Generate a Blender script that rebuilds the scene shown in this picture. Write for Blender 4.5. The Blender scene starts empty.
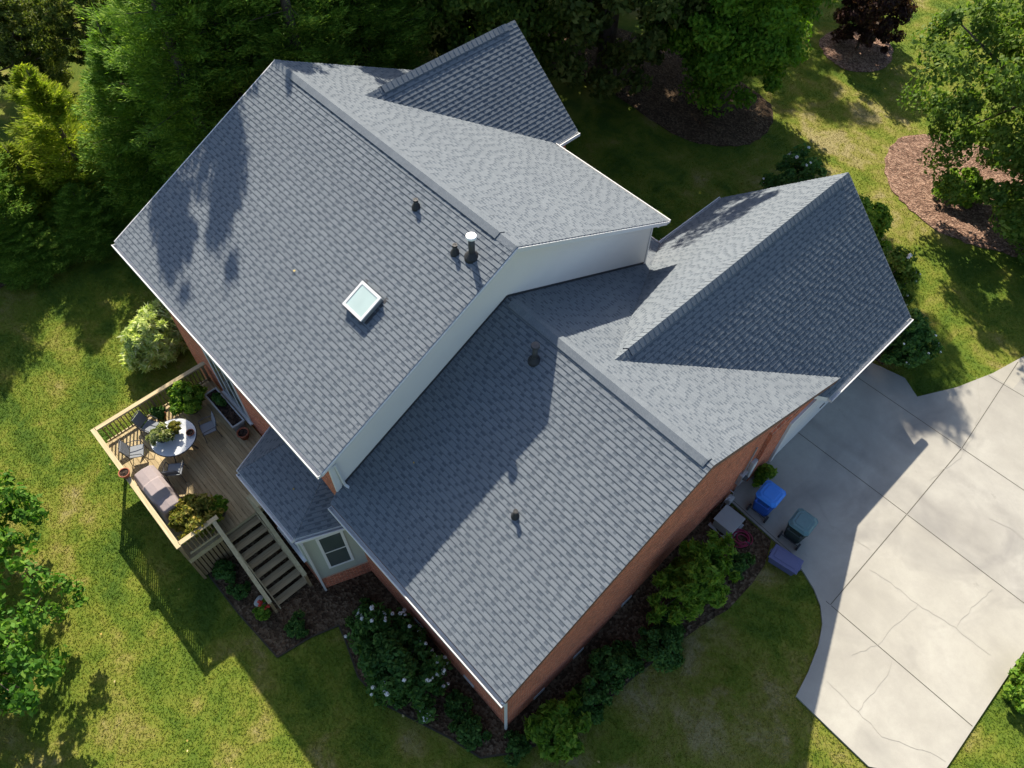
import bpy, bmesh, math, random
import numpy as np
from mathutils import Vector, Matrix
from mathutils.geometry import delaunay_2d_cdt

random.seed(7)
RNG = np.random.default_rng(11)
scene = bpy.context.scene
COL = scene.collection
PI = math.pi
SUN = Vector((1.037, -0.59, -1.0))          # direction the sunlight travels

# ------------------------------------------------------------------ materials
def nt(name):
    m = bpy.data.materials.new(name); m.use_nodes = True
    t = m.node_tree; t.nodes.clear()
    o = t.nodes.new('ShaderNodeOutputMaterial')
    return m, t, o
def N(t, typ, **kw):
    n = t.nodes.new(typ)
    for k, v in kw.items():
        if k in n.inputs.keys() if isinstance(k, str) else False: n.inputs[k].default_value = v
        else: setattr(n, k, v)
    return n
def L(t, a, b): t.links.new(a, b)
def rgba(c): return (c[0], c[1], c[2], 1.0)
def ramp(t, fac, stops):
    r = t.nodes.new('ShaderNodeValToRGB'); e = r.color_ramp.elements
    while len(e) < len(stops): e.new(0.5)
    for i, (p, c) in enumerate(stops): e[i].position = p; e[i].color = rgba(c)
    L(t, fac, r.inputs['Fac']); return r.outputs['Color']
def noise(t, vec, scale, detail=4, rough=.55, dist=0):
    n = t.nodes.new('ShaderNodeTexNoise')
    n.inputs['Scale'].default_value = scale; n.inputs['Detail'].default_value = detail
    n.inputs['Roughness'].default_value = rough; n.inputs['Distortion'].default_value = dist
    if vec is not None: L(t, vec, n.inputs['Vector'])
    return n.outputs['Fac']
def mixc(t, fac, a, b, mode='MIX'):
    m = t.nodes.new('ShaderNodeMix'); m.data_type = 'RGBA'; m.blend_type = mode
    for s, v in ((0, fac), (6, a), (7, b)):
        if hasattr(v, 'node'): L(t, v, m.inputs[s])
        else: m.inputs[s].default_value = v if s == 0 else rgba(v)
    return m.outputs[2]
def mth(t, op, a, b=None):
    m = t.nodes.new('ShaderNodeMath'); m.operation = op
    for i, v in enumerate((a, b)):
        if v is None: continue
        if hasattr(v, 'node'): L(t, v, m.inputs[i])
        else: m.inputs[i].default_value = v
    return m.outputs[0]
def maprange(t, v, a, b, c=0., d=1.):
    m = t.nodes.new('ShaderNodeMapRange'); L(t, v, m.inputs[0])
    for i, x in enumerate((a, b, c, d)): m.inputs[i+1].default_value = x
    return m.outputs[0]
def objco(t): return t.nodes.new('ShaderNodeTexCoord').outputs['Object']
def worldpos(t): return t.nodes.new('ShaderNodeNewGeometry').outputs['Position']
def island(t): return t.nodes.new('ShaderNodeNewGeometry').outputs['Random Per Island']
def bsdf(t, o, col, rough=.8, spec=.3, metal=0, bump=None, bstr=.3, bdist=.02):
    b = t.nodes.new('ShaderNodeBsdfPrincipled')
    if hasattr(col, 'node'): L(t, col, b.inputs['Base Color'])
    else: b.inputs['Base Color'].default_value = rgba(col)
    if hasattr(rough, 'node'): L(t, rough, b.inputs['Roughness'])
    else: b.inputs['Roughness'].default_value = rough
    b.inputs['Specular IOR Level'].default_value = spec
    b.inputs['Metallic'].default_value = metal
    if bump is not None:
        n = t.nodes.new('ShaderNodeBump'); n.inputs['Strength'].default_value = bstr
        n.inputs['Distance'].default_value = bdist
        L(t, bump, n.inputs['Height']); L(t, n.outputs[0], b.inputs['Normal'])
    L(t, b.outputs[0], o.inputs['Surface'])
    return b
def painted(name, col, var=.12, rough=.55, spec=.35, metal=0, scale=6):
    m, t, o = nt(name)
    f = noise(t, objco(t), scale, 5, .65)
    c = mixc(t, f, tuple(x*(1-var) for x in col), tuple(min(1, x*(1+var)) for x in col))
    bsdf(t, o, c, rough, spec, metal, noise(t, objco(t), scale*12, 2), .08, .01)
    return m

def mat_shingle(name='asphalt_shingle', k=1.):
    m, t, o = nt(name)
    uv = t.nodes.new('ShaderNodeUVMap').outputs[0]
    i = island(t)
    c = ramp(t, i, [(0, (.134, .151, .168)), (.5, (.142, .160, .177)), (1, (.151, .169, .186))])
    # granules and weathering blotches
    g = noise(t, uv, 38, 3, .7)
    c = mixc(t, maprange(t, g, .3, .7, 0, 1), mixc(t, 1, c, (.74, .75, .78), 'MULTIPLY'), mixc(t, 1, c, (1.2, 1.2, 1.18), 'MULTIPLY'))
    b = noise(t, uv, .55, 4, .6)
    c = mixc(t, maprange(t, b, .35, .7, 0, .5), c, mixc(t, 1, c, (.84, .85, .87), 'MULTIPLY'))
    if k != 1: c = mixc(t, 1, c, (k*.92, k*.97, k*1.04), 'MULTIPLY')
    bsdf(t, o, c, .95, .18, 0, noise(t, uv, 90, 2), .35, .006)
    return m
def mat_brick(name='red_brick', c1=(.50, .145, .075), c2=(.27, .072, .042), mortar=(.46, .34, .25)):
    m, t, o = nt(name)
    uv = t.nodes.new('ShaderNodeUVMap').outputs[0]
    b = t.nodes.new('ShaderNodeTexBrick')
    b.inputs['Color1'].default_value = rgba(c1); b.inputs['Color2'].default_value = rgba(c2)
    b.inputs['Mortar'].default_value = rgba(mortar)
    b.inputs['Scale'].default_value = 1; b.inputs['Mortar Size'].default_value = .006
    b.inputs['Brick Width'].default_value = .21; b.inputs['Row Height'].default_value = .075
    b.inputs['Bias'].default_value = -.1
    L(t, uv, b.inputs['Vector'])
    f = noise(t, uv, 9, 4, .75)
    c = mixc(t, maprange(t, f, .32, .68), mixc(t, 1, b.outputs['Color'], (.62, .6, .6), 'MULTIPLY'), mixc(t, 1, b.outputs['Color'], (1.5, 1.4, 1.3), 'MULTIPLY'))
    f2 = noise(t, uv, .8, 3)
    c = mixc(t, maprange(t, f2, .4, .7, 0, .4), c, mixc(t, 1, c, (.75, .75, .78), 'MULTIPLY'))
    bsdf(t, o, c, .9, .2, 0, b.outputs['Fac'], -.4, .01)
    return m
def mat_siding(name, col, bs):
    m, t, o = nt(name)
    uv = t.nodes.new('ShaderNodeUVMap').outputs[0]
    s = t.nodes.new('ShaderNodeSeparateXYZ'); L(t, uv, s.inputs[0])
    fr = mth(t, 'FRACT', mth(t, 'DIVIDE', s.outputs[1], .13))
    f = noise(t, uv, 1.5, 5, .6)
    c = mixc(t, f, tuple(x*.93 for x in col), col)
    bsdf(t, o, c, .6, .3, 0, mth(t, 'SUBTRACT', 1., fr), bs, .015)
    return m
def mat_wood(name, a, b, along=0, scale=1.):
    m, t, o = nt(name)
    mp = t.nodes.new('ShaderNodeMapping'); L(t, objco(t), mp.inputs[0])
    sc = [14*scale]*3; sc[along] = .9*scale; mp.inputs['Scale'].default_value = sc
    f = noise(t, mp.outputs[0], 1.0, 6, .65, .3)
    i = island(t)
    c = mixc(t, maprange(t, f, .3, .7), a, b)
    c = mixc(t, mth(t, 'MULTIPLY', i, .55), c, mixc(t, 1, c, (.62, .62, .64), 'MULTIPLY'))
    bsdf(t, o, c, .85, .2, 0, f, .25, .01)
    return m
def mat_leaf(name, dark, mid, light, transl=.35, yellow=None, gloss=.14):
    m, t, o = nt(name)
    i = island(t)
    st = [(0, dark), (.55, mid), (.97, light)]
    if yellow: st.append((1, yellow))
    c = ramp(t, i, st)
    f = noise(t, objco(t), .9, 3)
    c = mixc(t, maprange(t, f, .35, .65), mixc(t, 1, c, (.72, .78, .75), 'MULTIPLY'), mixc(t, 1, c, (1.2, 1.12, 1.05), 'MULTIPLY'))
    b = t.nodes.new('ShaderNodeBsdfPrincipled'); L(t, c, b.inputs['Base Color'])
    b.inputs['Roughness'].default_value = .62; b.inputs['Specular IOR Level'].default_value = gloss
    tr = t.nodes.new('ShaderNodeBsdfTranslucent')
    L(t, mixc(t, 1, c, (1.25, 1.35, .6), 'MULTIPLY'), tr.inputs[0])
    mx = t.nodes.new('ShaderNodeMixShader'); mx.inputs[0].default_value = transl
    L(t, b.outputs[0], mx.inputs[1]); L(t, tr.outputs[0], mx.inputs[2]); L(t, mx.outputs[0], o.inputs[0])
    return m
LAWN = [(.14, (.058, .102, .015)), (.36, (.104, .146, .019)), (.54, (.152, .172, .027)), (.70, (.202, .188, .048)), (.88, (.27, .228, .108))]
def lawn_color(t):
    p = worldpos(t)
    a = noise(t, p, .14, 3, .5, .5); b = noise(t, p, .6, 5, .62, .6); c = noise(t, p, 3.2, 4, .7)
    sp = t.nodes.new('ShaderNodeSeparateXYZ'); L(t, p, sp.inputs[0])
    st = mth(t, 'SINE', mth(t, 'MULTIPLY', mth(t, 'ADD', mth(t, 'ADD', sp.outputs[1], mth(t, 'MULTIPLY', sp.outputs[0], .06)), mth(t, 'MULTIPLY', a, .5)), 5.6))
    f = mth(t, 'ADD', mth(t, 'MULTIPLY', a, .36), mth(t, 'ADD', mth(t, 'MULTIPLY', b, .52), mth(t, 'MULTIPLY', c, .14)))
    f = mth(t, 'ADD', f, mth(t, 'MULTIPLY', st, .014))
    return ramp(t, maprange(t, f, .36, .68), LAWN)
def mat_lawn():
    m, t, o = nt('lawn_turf')
    c = lawn_color(t); p = worldpos(t)
    f = noise(t, p, 30, 4, .75)
    c = mixc(t, maprange(t, f, .35, .68), mixc(t, 1, c, (.72, .76, .7), 'MULTIPLY'), mixc(t, 1, c, (1.15, 1.13, 1.1), 'MULTIPLY'))
    bsdf(t, o, c, .95, .1, 0, f, .6, .04)
    return m
def mat_grass():
    m, t, o = nt('grass_blade')
    c = lawn_color(t); i = island(t)
    c = mixc(t, i, mixc(t, 1, c, (1.14, 1.22, 1.05), 'MULTIPLY'), mixc(t, 1, c, (1.32, 1.32, 1.2), 'MULTIPLY'))
    b = t.nodes.new('ShaderNodeBsdfDiffuse'); L(t, c, b.inputs[0])
    tr = t.nodes.new('ShaderNodeBsdfTranslucent'); L(t, c, tr.inputs[0])
    mx = t.nodes.new('ShaderNodeMixShader'); mx.inputs[0].default_value = .4
    L(t, b.outputs[0], mx.inputs[1]); L(t, tr.outputs[0], mx.inputs[2]); L(t, mx.outputs[0], o.inputs[0])
    return m
def mat_mulch(name='mulch', dark=(.032, .021, .013), mid=(.068, .043, .025), lite=(.15, .108, .068)):
    m, t, o = nt(name)
    p = worldpos(t)
    v = t.nodes.new('ShaderNodeTexVoronoi'); v.inputs['Scale'].default_value = 13; L(t, p, v.inputs['Vector'])
    sep = t.nodes.new('ShaderNodeSeparateColor'); L(t, v.outputs['Color'], sep.inputs[0])
    n = noise(t, p, 1.1, 5, .65)
    f = mth(t, 'ADD', mth(t, 'MULTIPLY', sep.outputs[0], .6), mth(t, 'MULTIPLY', n, .5))
    c = ramp(t, f, [(.2, dark), (.55, mid), (.92, lite)])
    bsdf(t, o, c, .95, .1, 0, v.outputs['Distance'], .9, .05)
    return m
def mat_concrete():
    m, t, o = nt('driveway_concrete')
    p = worldpos(t)
    a = noise(t, p, .35, 5, .6, .5); b = noise(t, p, 2.2, 6, .7); c = noise(t, p, 40, 3, .7)
    col = ramp(t, a, [(.28, (.27, .258, .228)), (.5, (.335, .322, .284)), (.72, (.385, .373, .330))])
    col = mixc(t, maprange(t, b, .4, .75, 0, .45), col, (.26, .247, .225))
    col = mixc(t, maprange(t, c, .3, .7, 0, .35), col, mixc(t, 1, col, (.82, .82, .82), 'MULTIPLY'))
    s = noise(t, p, .30, 4, .55, 1.0)                               # old stains and damp marks in the slab
    col = mixc(t, maprange(t, s, .52, .70, 0, .7), col, (.20, .192, .18))
    sp = t.nodes.new('ShaderNodeSeparateXYZ'); L(t, p, sp.inputs[0])
    sx_ = mth(t, 'GREATER_THAN', sp.outputs[0], 22.05)
    sy_ = mth(t, 'ADD', mth(t, 'ADD', mth(t, 'GREATER_THAN', sp.outputs[1], 2.98), mth(t, 'GREATER_THAN', sp.outputs[1], 7.45)), mth(t, 'ADD', mth(t, 'GREATER_THAN', sp.outputs[1], 11.1), mth(t, 'GREATER_THAN', sp.outputs[1], 14.9)))
    cb = t.nodes.new('ShaderNodeCombineXYZ'); L(t, sx_, cb.inputs[0]); L(t, sy_, cb.inputs[1])
    wn = t.nodes.new('ShaderNodeTexWhiteNoise'); L(t, cb.outputs[0], wn.inputs['Vector'])
    col = mixc(t, wn.outputs['Value'], mixc(t, 1, col, (.90, .90, .91), 'MULTIPLY'), mixc(t, 1, col, (1.05, 1.04, 1.0), 'MULTIPLY'))
    # tyre tracks worn along the slab
    wv = mth(t, 'ABSOLUTE', mth(t, 'SUBTRACT', mth(t, 'ABSOLUTE', mth(t, 'SUBTRACT', mth(t, 'ADD', sp.outputs[1], mth(t, 'MULTIPLY', noise(t, p, .12, 2), 2.)), 10.0)), .8))
    tk = mth(t, 'MULTIPLY', maprange(t, wv, .05, .32, 1, 0), maprange(t, noise(t, p, .9, 4, .7), .38, .62))
    col = mixc(t, mth(t, 'MULTIPLY', tk, .42), col, (.19, .18, .165))
    g = noise(t, p, 1.1, 5, .7, .6)
    col = mixc(t, maprange(t, g, .66, .74, 0, .35), col, (.15, .14, .125))
    bsdf(t, o, col, .9, .2, 0, c, .25, .005)
    return m
def mat_glass(name='window_glass', col=(.075, .095, .092), rough=.05):
    m, t, o = nt(name)
    f = noise(t, objco(t), 1.5, 2)
    bsdf(t, o, mixc(t, f, tuple(x*.7 for x in col), col), rough, .6)
    return m
def mat_bark():
    m, t, o = nt('tree_bark')
    mp = t.nodes.new('ShaderNodeMapping'); L(t, objco(t), mp.inputs[0]); mp.inputs['Scale'].default_value = (9, 9, 1.6)
    f = noise(t, mp.outputs[0], 1.5, 6, .7)
    bsdf(t, o, ramp(t, f, [(.3, (.045, .034, .026)), (.7, (.16, .13, .10))]), .95, .1, 0, f, .8, .04)
    return m

M = {}
M['shingle'] = mat_shingle(); M['band'] = mat_shingle('shingle_dark_band', .65); M['base'] = mat_shingle('shingle_shadow_line', .70); M['brick'] = mat_brick(); M['siding'] = mat_siding('white_lap_siding', (.72, .69, .635), .2); M['bay'] = mat_siding('cream_lap_siding', (.37, .385, .32), .25)  # 'base' key is the dark course line, riser shade put into its colour
M['white'] = painted('white_trim_paint', (.62, .615, .60), .06)
M['brown'] = painted('brown_rake_board', (.12, .055, .035), .15)
M['gutter'] = painted('white_gutter_metal', (.60, .60, .59), .06, .45)
M['lawn'] = mat_lawn(); M['grass'] = mat_grass(); M['mulch'] = mat_mulch()
M['chips'] = mat_mulch('bark_chip_mulch', (.07, .042, .03), (.17, .10, .07), (.33, .22, .16))
M['concrete'] = mat_concrete()
M['joint'] = painted('joint_gap', (.085, .078, .062), .3, .95, .1)
M['crack'] = painted('crack_line', (.275, .262, .23), .12, .95, .1)
M['glass'] = mat_glass()
M['skyglass'] = mat_glass('skylight_glazing', (.46, .57, .54), .12)
M['black'] = painted('black_rubber', (.022, .023, .025), .3, .6)
M['dark_metal'] = painted('dark_metal', (.04, .042, .046), .2, .45, .4)
M['galv'] = painted('galvanised_metal', (.42, .43, .44), .12, .4, .5, .6)
M['capwhite'] = painted('white_vent_cap', (.85, .85, .84), .03, .35)
M['deck_x'] = mat_wood('weathered_deck_boards', (.27, .20, .105), (.47, .375, .215), 0)
M['deck_y'] = mat_wood('weathered_rail_wood', (.37, .285, .155), (.55, .46, .285), 1)
M['rail_x'] = mat_wood('weathered_rail_timber', (.38, .30, .165), (.56, .475, .295), 0)
M['bal'] = mat_wood('baluster_wood', (.19, .13, .065), (.32, .235, .13), 2)
M['tread'] = mat_wood('stair_tread_wood', (.27, .205, .115), (.41, .33, .20), 1)
M['terracotta'] = painted('terracotta', (.30, .105, .06), .2, .85, .15)
M['dgrey_pot'] = painted('dark_glazed_pot', (.035, .038, .045), .25, .4)
M['soil'] = mat_mulch('potting_soil', (.014, .01, .008), (.035, .024, .018), (.08, .055, .04))
M['tabletop'] = painted('pale_table_glass', (.52, .54, .555), .12, .15, .5)
M['mesh_seat'] = painted('grey_sling_fabric', (.17, .185, .205), .15, .7)
M['taupe'] = painted('taupe_cover_fabric', (.255, .215, .21), .14, .85, .15, 0, 9)
M['blue_bin'] = painted('blue_plastic', (.018, .09, .40), .12, .45, .4)
M['blue_lid'] = painted('bright_blue_plastic', (.035, .21, .66), .12, .4, .4)  # lid is a brighter blue than the bin body
M['green_bin'] = painted('green_black_plastic', (.018, .03, .03), .15, .5, .4)
M['green_lid'] = painted('teal_grey_plastic', (.075, .155, .165), .18, .4, .45)
M['tote'] = painted('slate_purple_plastic', (.085, .095, .20), .12, .4, .4)
M['grey_box'] = painted('grey_cabinet_paint', (.30, .31, .30), .1, .6)
M['hose'] = painted('crimson_hose', (.26, .012, .05), .15, .4, .4)
M['stone'] = painted('pale_stone', (.40, .40, .39), .25, .9, .15, 0, 4)
M['edging'] = painted('bed_edging', (.05, .042, .03), .3, .95, .1)
M['petal'] = painted('white_petal', (.80, .80, .76), .06, .7)
M['redpetal'] = painted('red_petal', (.55, .04, .025), .2, .6)
M['bark'] = mat_bark()
M['lf_conifer'] = mat_leaf('dark_conifer_needles', (0.082, 0.164, 0.024), (0.146, 0.266, 0.040), (0.255, 0.375, 0.056), .42, None, .06)
M['lf_conifer_light'] = mat_leaf('yellow_green_needles', (0.146, 0.216, 0.021), (0.248, 0.317, 0.029), (0.365, 0.392, 0.052),   .55, None, .08)
M['lf_forest'] = mat_leaf('forest_leaves', (0.058, 0.108, 0.018), (0.104, 0.172, 0.026), (0.185, 0.248, 0.040), .4)
M['lf_forest2'] = mat_leaf('olive_forest_leaves', (0.060, 0.091, 0.020), (0.110, 0.150, 0.031), (0.207, 0.228, 0.061), .4)
M['lf_maple'] = mat_leaf('bright_green_leaves', (0.072, 0.172, 0.016), (0.120, 0.255, 0.020), (0.194, 0.317, 0.030), .4)
M['lf_oak'] = mat_leaf('mid_green_leaves', (0.061, 0.121, 0.021), (0.105, 0.186, 0.030), (0.204, 0.270, 0.057), .4)
M['lf_plum'] = mat_leaf('purple_leaves', (.035, .016, .018), (.062, .028, .028), (.085, .055, .035), .3)
M['lf_near'] = mat_leaf('glossy_green_leaves', (0.049, 0.137, 0.018), (0.084, 0.202, 0.022), (0.154, 0.273, 0.035), .35)
M['lf_dark'] = mat_leaf('dark_shrub_leaves', (0.041, 0.110, 0.028), (0.070, 0.163, 0.037), (0.121, 0.219, 0.048), .35)
M['lf_bright'] = mat_leaf('fresh_shrub_leaves', (0.088, 0.188, 0.021), (0.149, 0.278, 0.031), (0.262, 0.360, 0.044), .4)
M['lf_lime'] = mat_leaf('yellow_green_leaves', (.12, .15, .02), (.22, .21, .04), (.36, .28, .07), .4)
M['lf_vari'] = mat_leaf('variegated_willow_leaves', (.34, .44, .12), (.52, .60, .22), (.74, .76, .46), .4)
M['lf_vari2'] = mat_leaf('cream_green_leaves', (.14, .19, .05), (.28, .32, .12), (.48, .48, .28), .4)
M['fallen'] = mat_leaf('fallen_leaf', (.35, .22, .06), (.5, .38, .12), (.6, .5, .25), .2)

# ------------------------------------------------------------------ mesh helper
class MB:
    def __init__(s): s.v = []; s.f = []; s.uv = []
    def poly(s, pts, uv=None):
        b = len(s.v); s.v += [tuple(p) for p in pts]; s.f.append(list(range(b, b+len(pts))))
        s.uv += uv if uv else [(0, 0)]*len(pts)
    def face(s, idx, uv=None):
        s.f.append(list(idx)); s.uv += uv if uv else [(s.v[i][0]+s.v[i][1], s.v[i][2]) for i in idx]
    def box(s, x0, x1, y0, y1, z0, z1):
        s.hexa([(x0, y0, z0), (x1, y0, z0), (x1, y1, z0), (x0, y1, z0)], [(x0, y0, z1), (x1, y0, z1), (x1, y1, z1), (x0, y1, z1)])
    def hexa(s, bot, top):
        b = len(s.v); n = len(bot); s.v += [tuple(p) for p in bot] + [tuple(p) for p in top]
        s.face(range(b+n-1, b-1, -1)); s.face(range(b+n, b+2*n))
        for i in range(n):
            j = (i+1) % n; s.face((b+i, b+j, b+n+j, b+n+i))
    def bar(s, a, b, w, h, up=(0, 0, 1)):
        a = Vector(a); b = Vector(b); d = (b-a).normalized(); up = Vector(up)
        sd = d.cross(up)
        if sd.length < 1e-4: sd = Vector((1, 0, 0))
        sd.normalize(); u2 = sd.cross(d)
        q = [(-.5, -.5), (.5, -.5), (.5, .5), (-.5, .5)]
        s.hexa([a+sd*(x*w)+u2*(y*h) for x, y in q], [b+sd*(x*w)+u2*(y*h) for x, y in q])
    def tube(s, pts, rad, n=8, cap=True, closed=False):
        pts = [Vector(p) for p in pts]; R = rad if isinstance(rad, (list, tuple)) else [rad]*len(pts)
        rings = []; ref = None
        for i, p in enumerate(pts):
            if closed: d = (pts[(i+1) % len(pts)]-pts[i-1]).normalized()
            else: d = (pts[min(i+1, len(pts)-1)]-pts[max(i-1, 0)]).normalized()
            if ref is None:
                ref = d.orthogonal().normalized()
            ref = (ref-d*ref.dot(d)).normalized(); w = d.cross(ref)
            b = len(s.v)
            for k in range(n):
                a = 2*PI*k/n; s.v.append(tuple(p+(ref*math.cos(a)+w*math.sin(a))*R[i]))
            rings.append(b)
        m = len(rings)
        for i in range(m if closed else m-1):
            a, b = rings[i], rings[(i+1) % m]
            for k in range(n): s.face((a+k, a+(k+1) % n, b+(k+1) % n, b+k))
        if cap and not closed:
            s.face([rings[0]+k for k in range(n-1, -1, -1)]); s.face([rings[-1]+k for k in range(n)])
    def lathe(s, prof, c=(0, 0, 0), n=20, cap0=True, cap1=True):
        rings = []
        for r, z in prof:
            b = len(s.v); rings.append(b)
            for k in range(n):
                a = 2*PI*k/n; s.v.append((c[0]+r*math.cos(a), c[1]+r*math.sin(a), c[2]+z))
        for a, b in zip(rings, rings[1:]):
            for k in range(n): s.face((a+k, a+(k+1) % n, b+(k+1) % n, b+k))
        if cap0: s.face([rings[0]+k for k in range(n-1, -1, -1)])
        if cap1: s.face([rings[-1]+k for k in range(n)])
    def mesh(s, name, mat, smooth=False):
        me = bpy.data.meshes.new(name); me.from_pydata(s.v, [], s.f)
        u = me.uv_layers.new(name='UVMap'); u.data.foreach_set('uv', np.array(s.uv, dtype=np.float32).ravel())
        me.materials.append(mat)
        if smooth: me.polygons.foreach_set('use_smooth', [True]*len(me.polygons))
        me.update(); return me
    def build(s, name, mat, parent=None, smooth=False, bevel=0):
        return link(name, s.mesh(name, mat, smooth), parent, bevel)
def link(name, me, parent=None, bevel=0):
    o = bpy.data.objects.new(name, me); COL.objects.link(o)
    if parent: o.parent = parent
    if bevel:
        b = o.modifiers.new('bevel', 'BEVEL'); b.width = bevel; b.segments = 2; b.limit_method = 'ANGLE'
    return o
def tag(o, label=None, cat=None, group=None, kind=None):
    for k, v in (('label', label), ('category', cat), ('group', group), ('kind', kind)):
        if v: o[k] = v
    return o
def empty(name, loc=(0, 0, 0), rz=0, label=None, cat=None, group=None):
    o = bpy.data.objects.new(name, None); COL.objects.link(o); o.empty_display_size = .2
    o.location = loc; o.rotation_euler = (0, 0, rz); tag(o, label, cat, group); return o
def copy_tree(o, loc=None, rz=None, scale=None, label=None, parent=None):
    c = o.copy(); COL.objects.link(c); c.parent = parent
    if loc is not None: c.location = loc
    if rz is not None: c.rotation_euler[2] = rz
    if scale is not None: c.scale = (scale, scale, scale) if not isinstance(scale, tuple) else scale
    if label: c['label'] = label
    for ch in list(o.children): copy_tree(ch, parent=c)
    return c
def npmesh(name, v, f, mat):
    me = bpy.data.meshes.new(name); nv, nf, k = len(v), len(f), f.shape[1]
    me.vertices.add(nv); me.vertices.foreach_set('co', v.astype(np.float32).ravel())
    me.loops.add(nf*k); me.loops.foreach_set('vertex_index', f.astype(np.int32).ravel())
    me.polygons.add(nf); me.polygons.foreach_set('loop_start', np.arange(0, nf*k, k, dtype=np.int32))
    me.materials.append(mat); me.update(calc_edges=True); return me

# ------------------------------------------------------------------ terrain
def sst(a, b, x):
    t = np.clip((x-a)/(b-a), 0, 1); return t*t*(3-2*t)
def ground(x, y):
    x = np.asarray(x, float); y = np.asarray(y, float)
    hi = np.where(x > 12, 2.0+(-.3-2.0)*np.clip((x-17.5)/4, 0, 1), 3.0)
    g = 1.65*sst(-5.0, hi, y)
    g = g + .05*np.sin(x*.31+1.2)*np.cos(y*.27)*np.clip((np.abs(y-1)-6)/4, 0, 1)
    return g
def gz(x, y): return float(ground(x, y))

DRIVE = [(17.55, 4.6), (17.72, 3.56), (19.64, 3.47), (20.32, 3.45), (20.87, 3.28), (21.42, 3.05), (21.86, 2.75), (22.22, 2.32), (22.5, 1.7),
         (22.74, .81), (22.89, -.01), (24.1, -.05), (25.32, -.08), (29.5, -.1), (29.5, .9), (26.8, 1.0), (26.78, 6.07), (26.76, 10.5), (27.2, 14), (28.3, 18), (24.0, 18.6), (21.9, 17.6), (21.53, 16.3), (21.2, 15.0), (20.6, 13.4), (19.83, 11.95), (19.08, 12.37), (18.3, 12.2), (17.55, 12.0)]
DRIVE = [p for p in DRIVE if p not in ((29.5, -.1), (29.5, .9))]
REARBED = [(0.2, -7.5), (1.6, -7.5), (1.7, -10.4), (7.12, -10.49), (9.2, -10.45), (11.22, -10.3), (11.4, -9.2), (11.7, -8.3), (12.3, -8.45), (13.4, -8.8), (14.5, -8.75), (15.6, -8.3), (16.7, -7.85), (17.7, -7.55), (18.3, -6.7), (18.85, -5.5), (19.1, -4.0), (19.3, -2.5), (19.6, -1.0), (20.0, .6), (20.0, 1.8), (19.9, 2.6), (19.55, 3.42), (17.3, 3.5), (17.3, -6.2), (0.2, -6.2)]
MULCH1 = [(-6.5, 16.0), (-3.2, 16.6), (-.4, 17.3), (2.23, 17.1), (4.78, 17.1), (6.1, 17.9), (6.9, 19.0), (7.05, 20.3), (6.4, 21.9), (5.3, 22.7), (3.0, 22.9), (-2, 22.5), (-6.5, 21)]
MULCH2 = [(3.93, 29.7), (4.3, 28.7), (5.08, 28.1), (6.0, 27.7), (6.9, 27.8), (7.7, 28.6), (7.9, 29.7), (7.5, 30.9), (6.65, 31.9), (5.2, 31.9), (4.2, 31)]
MULCH3 = [(11.5, 25.2), (11.4, 24.2), (11.7, 23.2), (12.44, 22.0), (13.2, 21.3), (14.1, 20.85), (15.8, 20.4), (17.0, 20.6), (18.0, 21.0), (19.3, 21.6), (20.5, 22.8), (20.3, 26), (17.2, 27.6), (14.2, 27.3), (12.4, 26.6)]
CONBED = [(-9.0, -12.5), (-9.8, -10.6), (-10.2, -8.0), (-10.2, -5.2), (-9.2, -3.2), (-5, -1.5), (-1, 0), (-1, 12), (-6, 14), (-12, 8), (-13, -2), (-13, -9), (-12, -13)]
FRONTBED = [(10.0, 12.3), (10.2, 15.0), (12.0, 16.6), (14.2, 16.6), (16.2, 15.4), (17.6, 13.7), (18.2, 12.35)]

def inpoly(x, y, P):
    x = np.asarray(x); y = np.asarray(y); r = np.zeros(x.shape, bool); n = len(P)
    for i in range(n):
        (x0, y0), (x1, y1) = P[i], P[(i+1) % n]
        c = ((y0 > y) != (y1 > y)) & (x < (x1-x0)*(y-y0)/((y1-y0) if y1 != y0 else 1e-9)+x0)
        r ^= c
    return r
def smooth_poly(P, k=2):
    for _ in range(k):
        Q = []
        for i in range(len(P)):
            a, b = P[i], P[(i+1) % len(P)]
            Q += [(a[0]*.75+b[0]*.25, a[1]*.75+b[1]*.25), (a[0]*.25+b[0]*.75, a[1]*.25+b[1]*.75)]
        P = Q
    return [(x+random.uniform(-.07, .07), y+random.uniform(-.07, .07)) for x, y in P]

# terrain sheet: fine near the house, coarse to far away
def axis(lo, hi, step, far):
    a = list(np.arange(lo, hi+1e-6, step)); s = step; x = a[-1]
    while x < far: s *= 1.5; x += s; a.append(x)
    s = step; x = a[0]
    while x > -far: s *= 1.5; x -= s; a.insert(0, x)
    return np.array(a)
gx = axis(-24, 34, .4, 450); gy = axis(-20, 40, .4, 450)
X, Y = np.meshgrid(gx, gy); Z = ground(X, Y)
nx, ny = len(gx), len(gy); idx = np.arange(nx*ny).reshape(ny, nx)
F = np.stack([idx[:-1, :-1], idx[:-1, 1:], idx[1:, 1:], idx[1:, :-1]], -1).reshape(-1, 4)
lawn = link('lawn_ground', npmesh('lawn_ground', np.stack([X, Y, Z], -1).reshape(-1, 3), F, M['lawn'])); tag(lawn, kind='structure')

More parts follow.
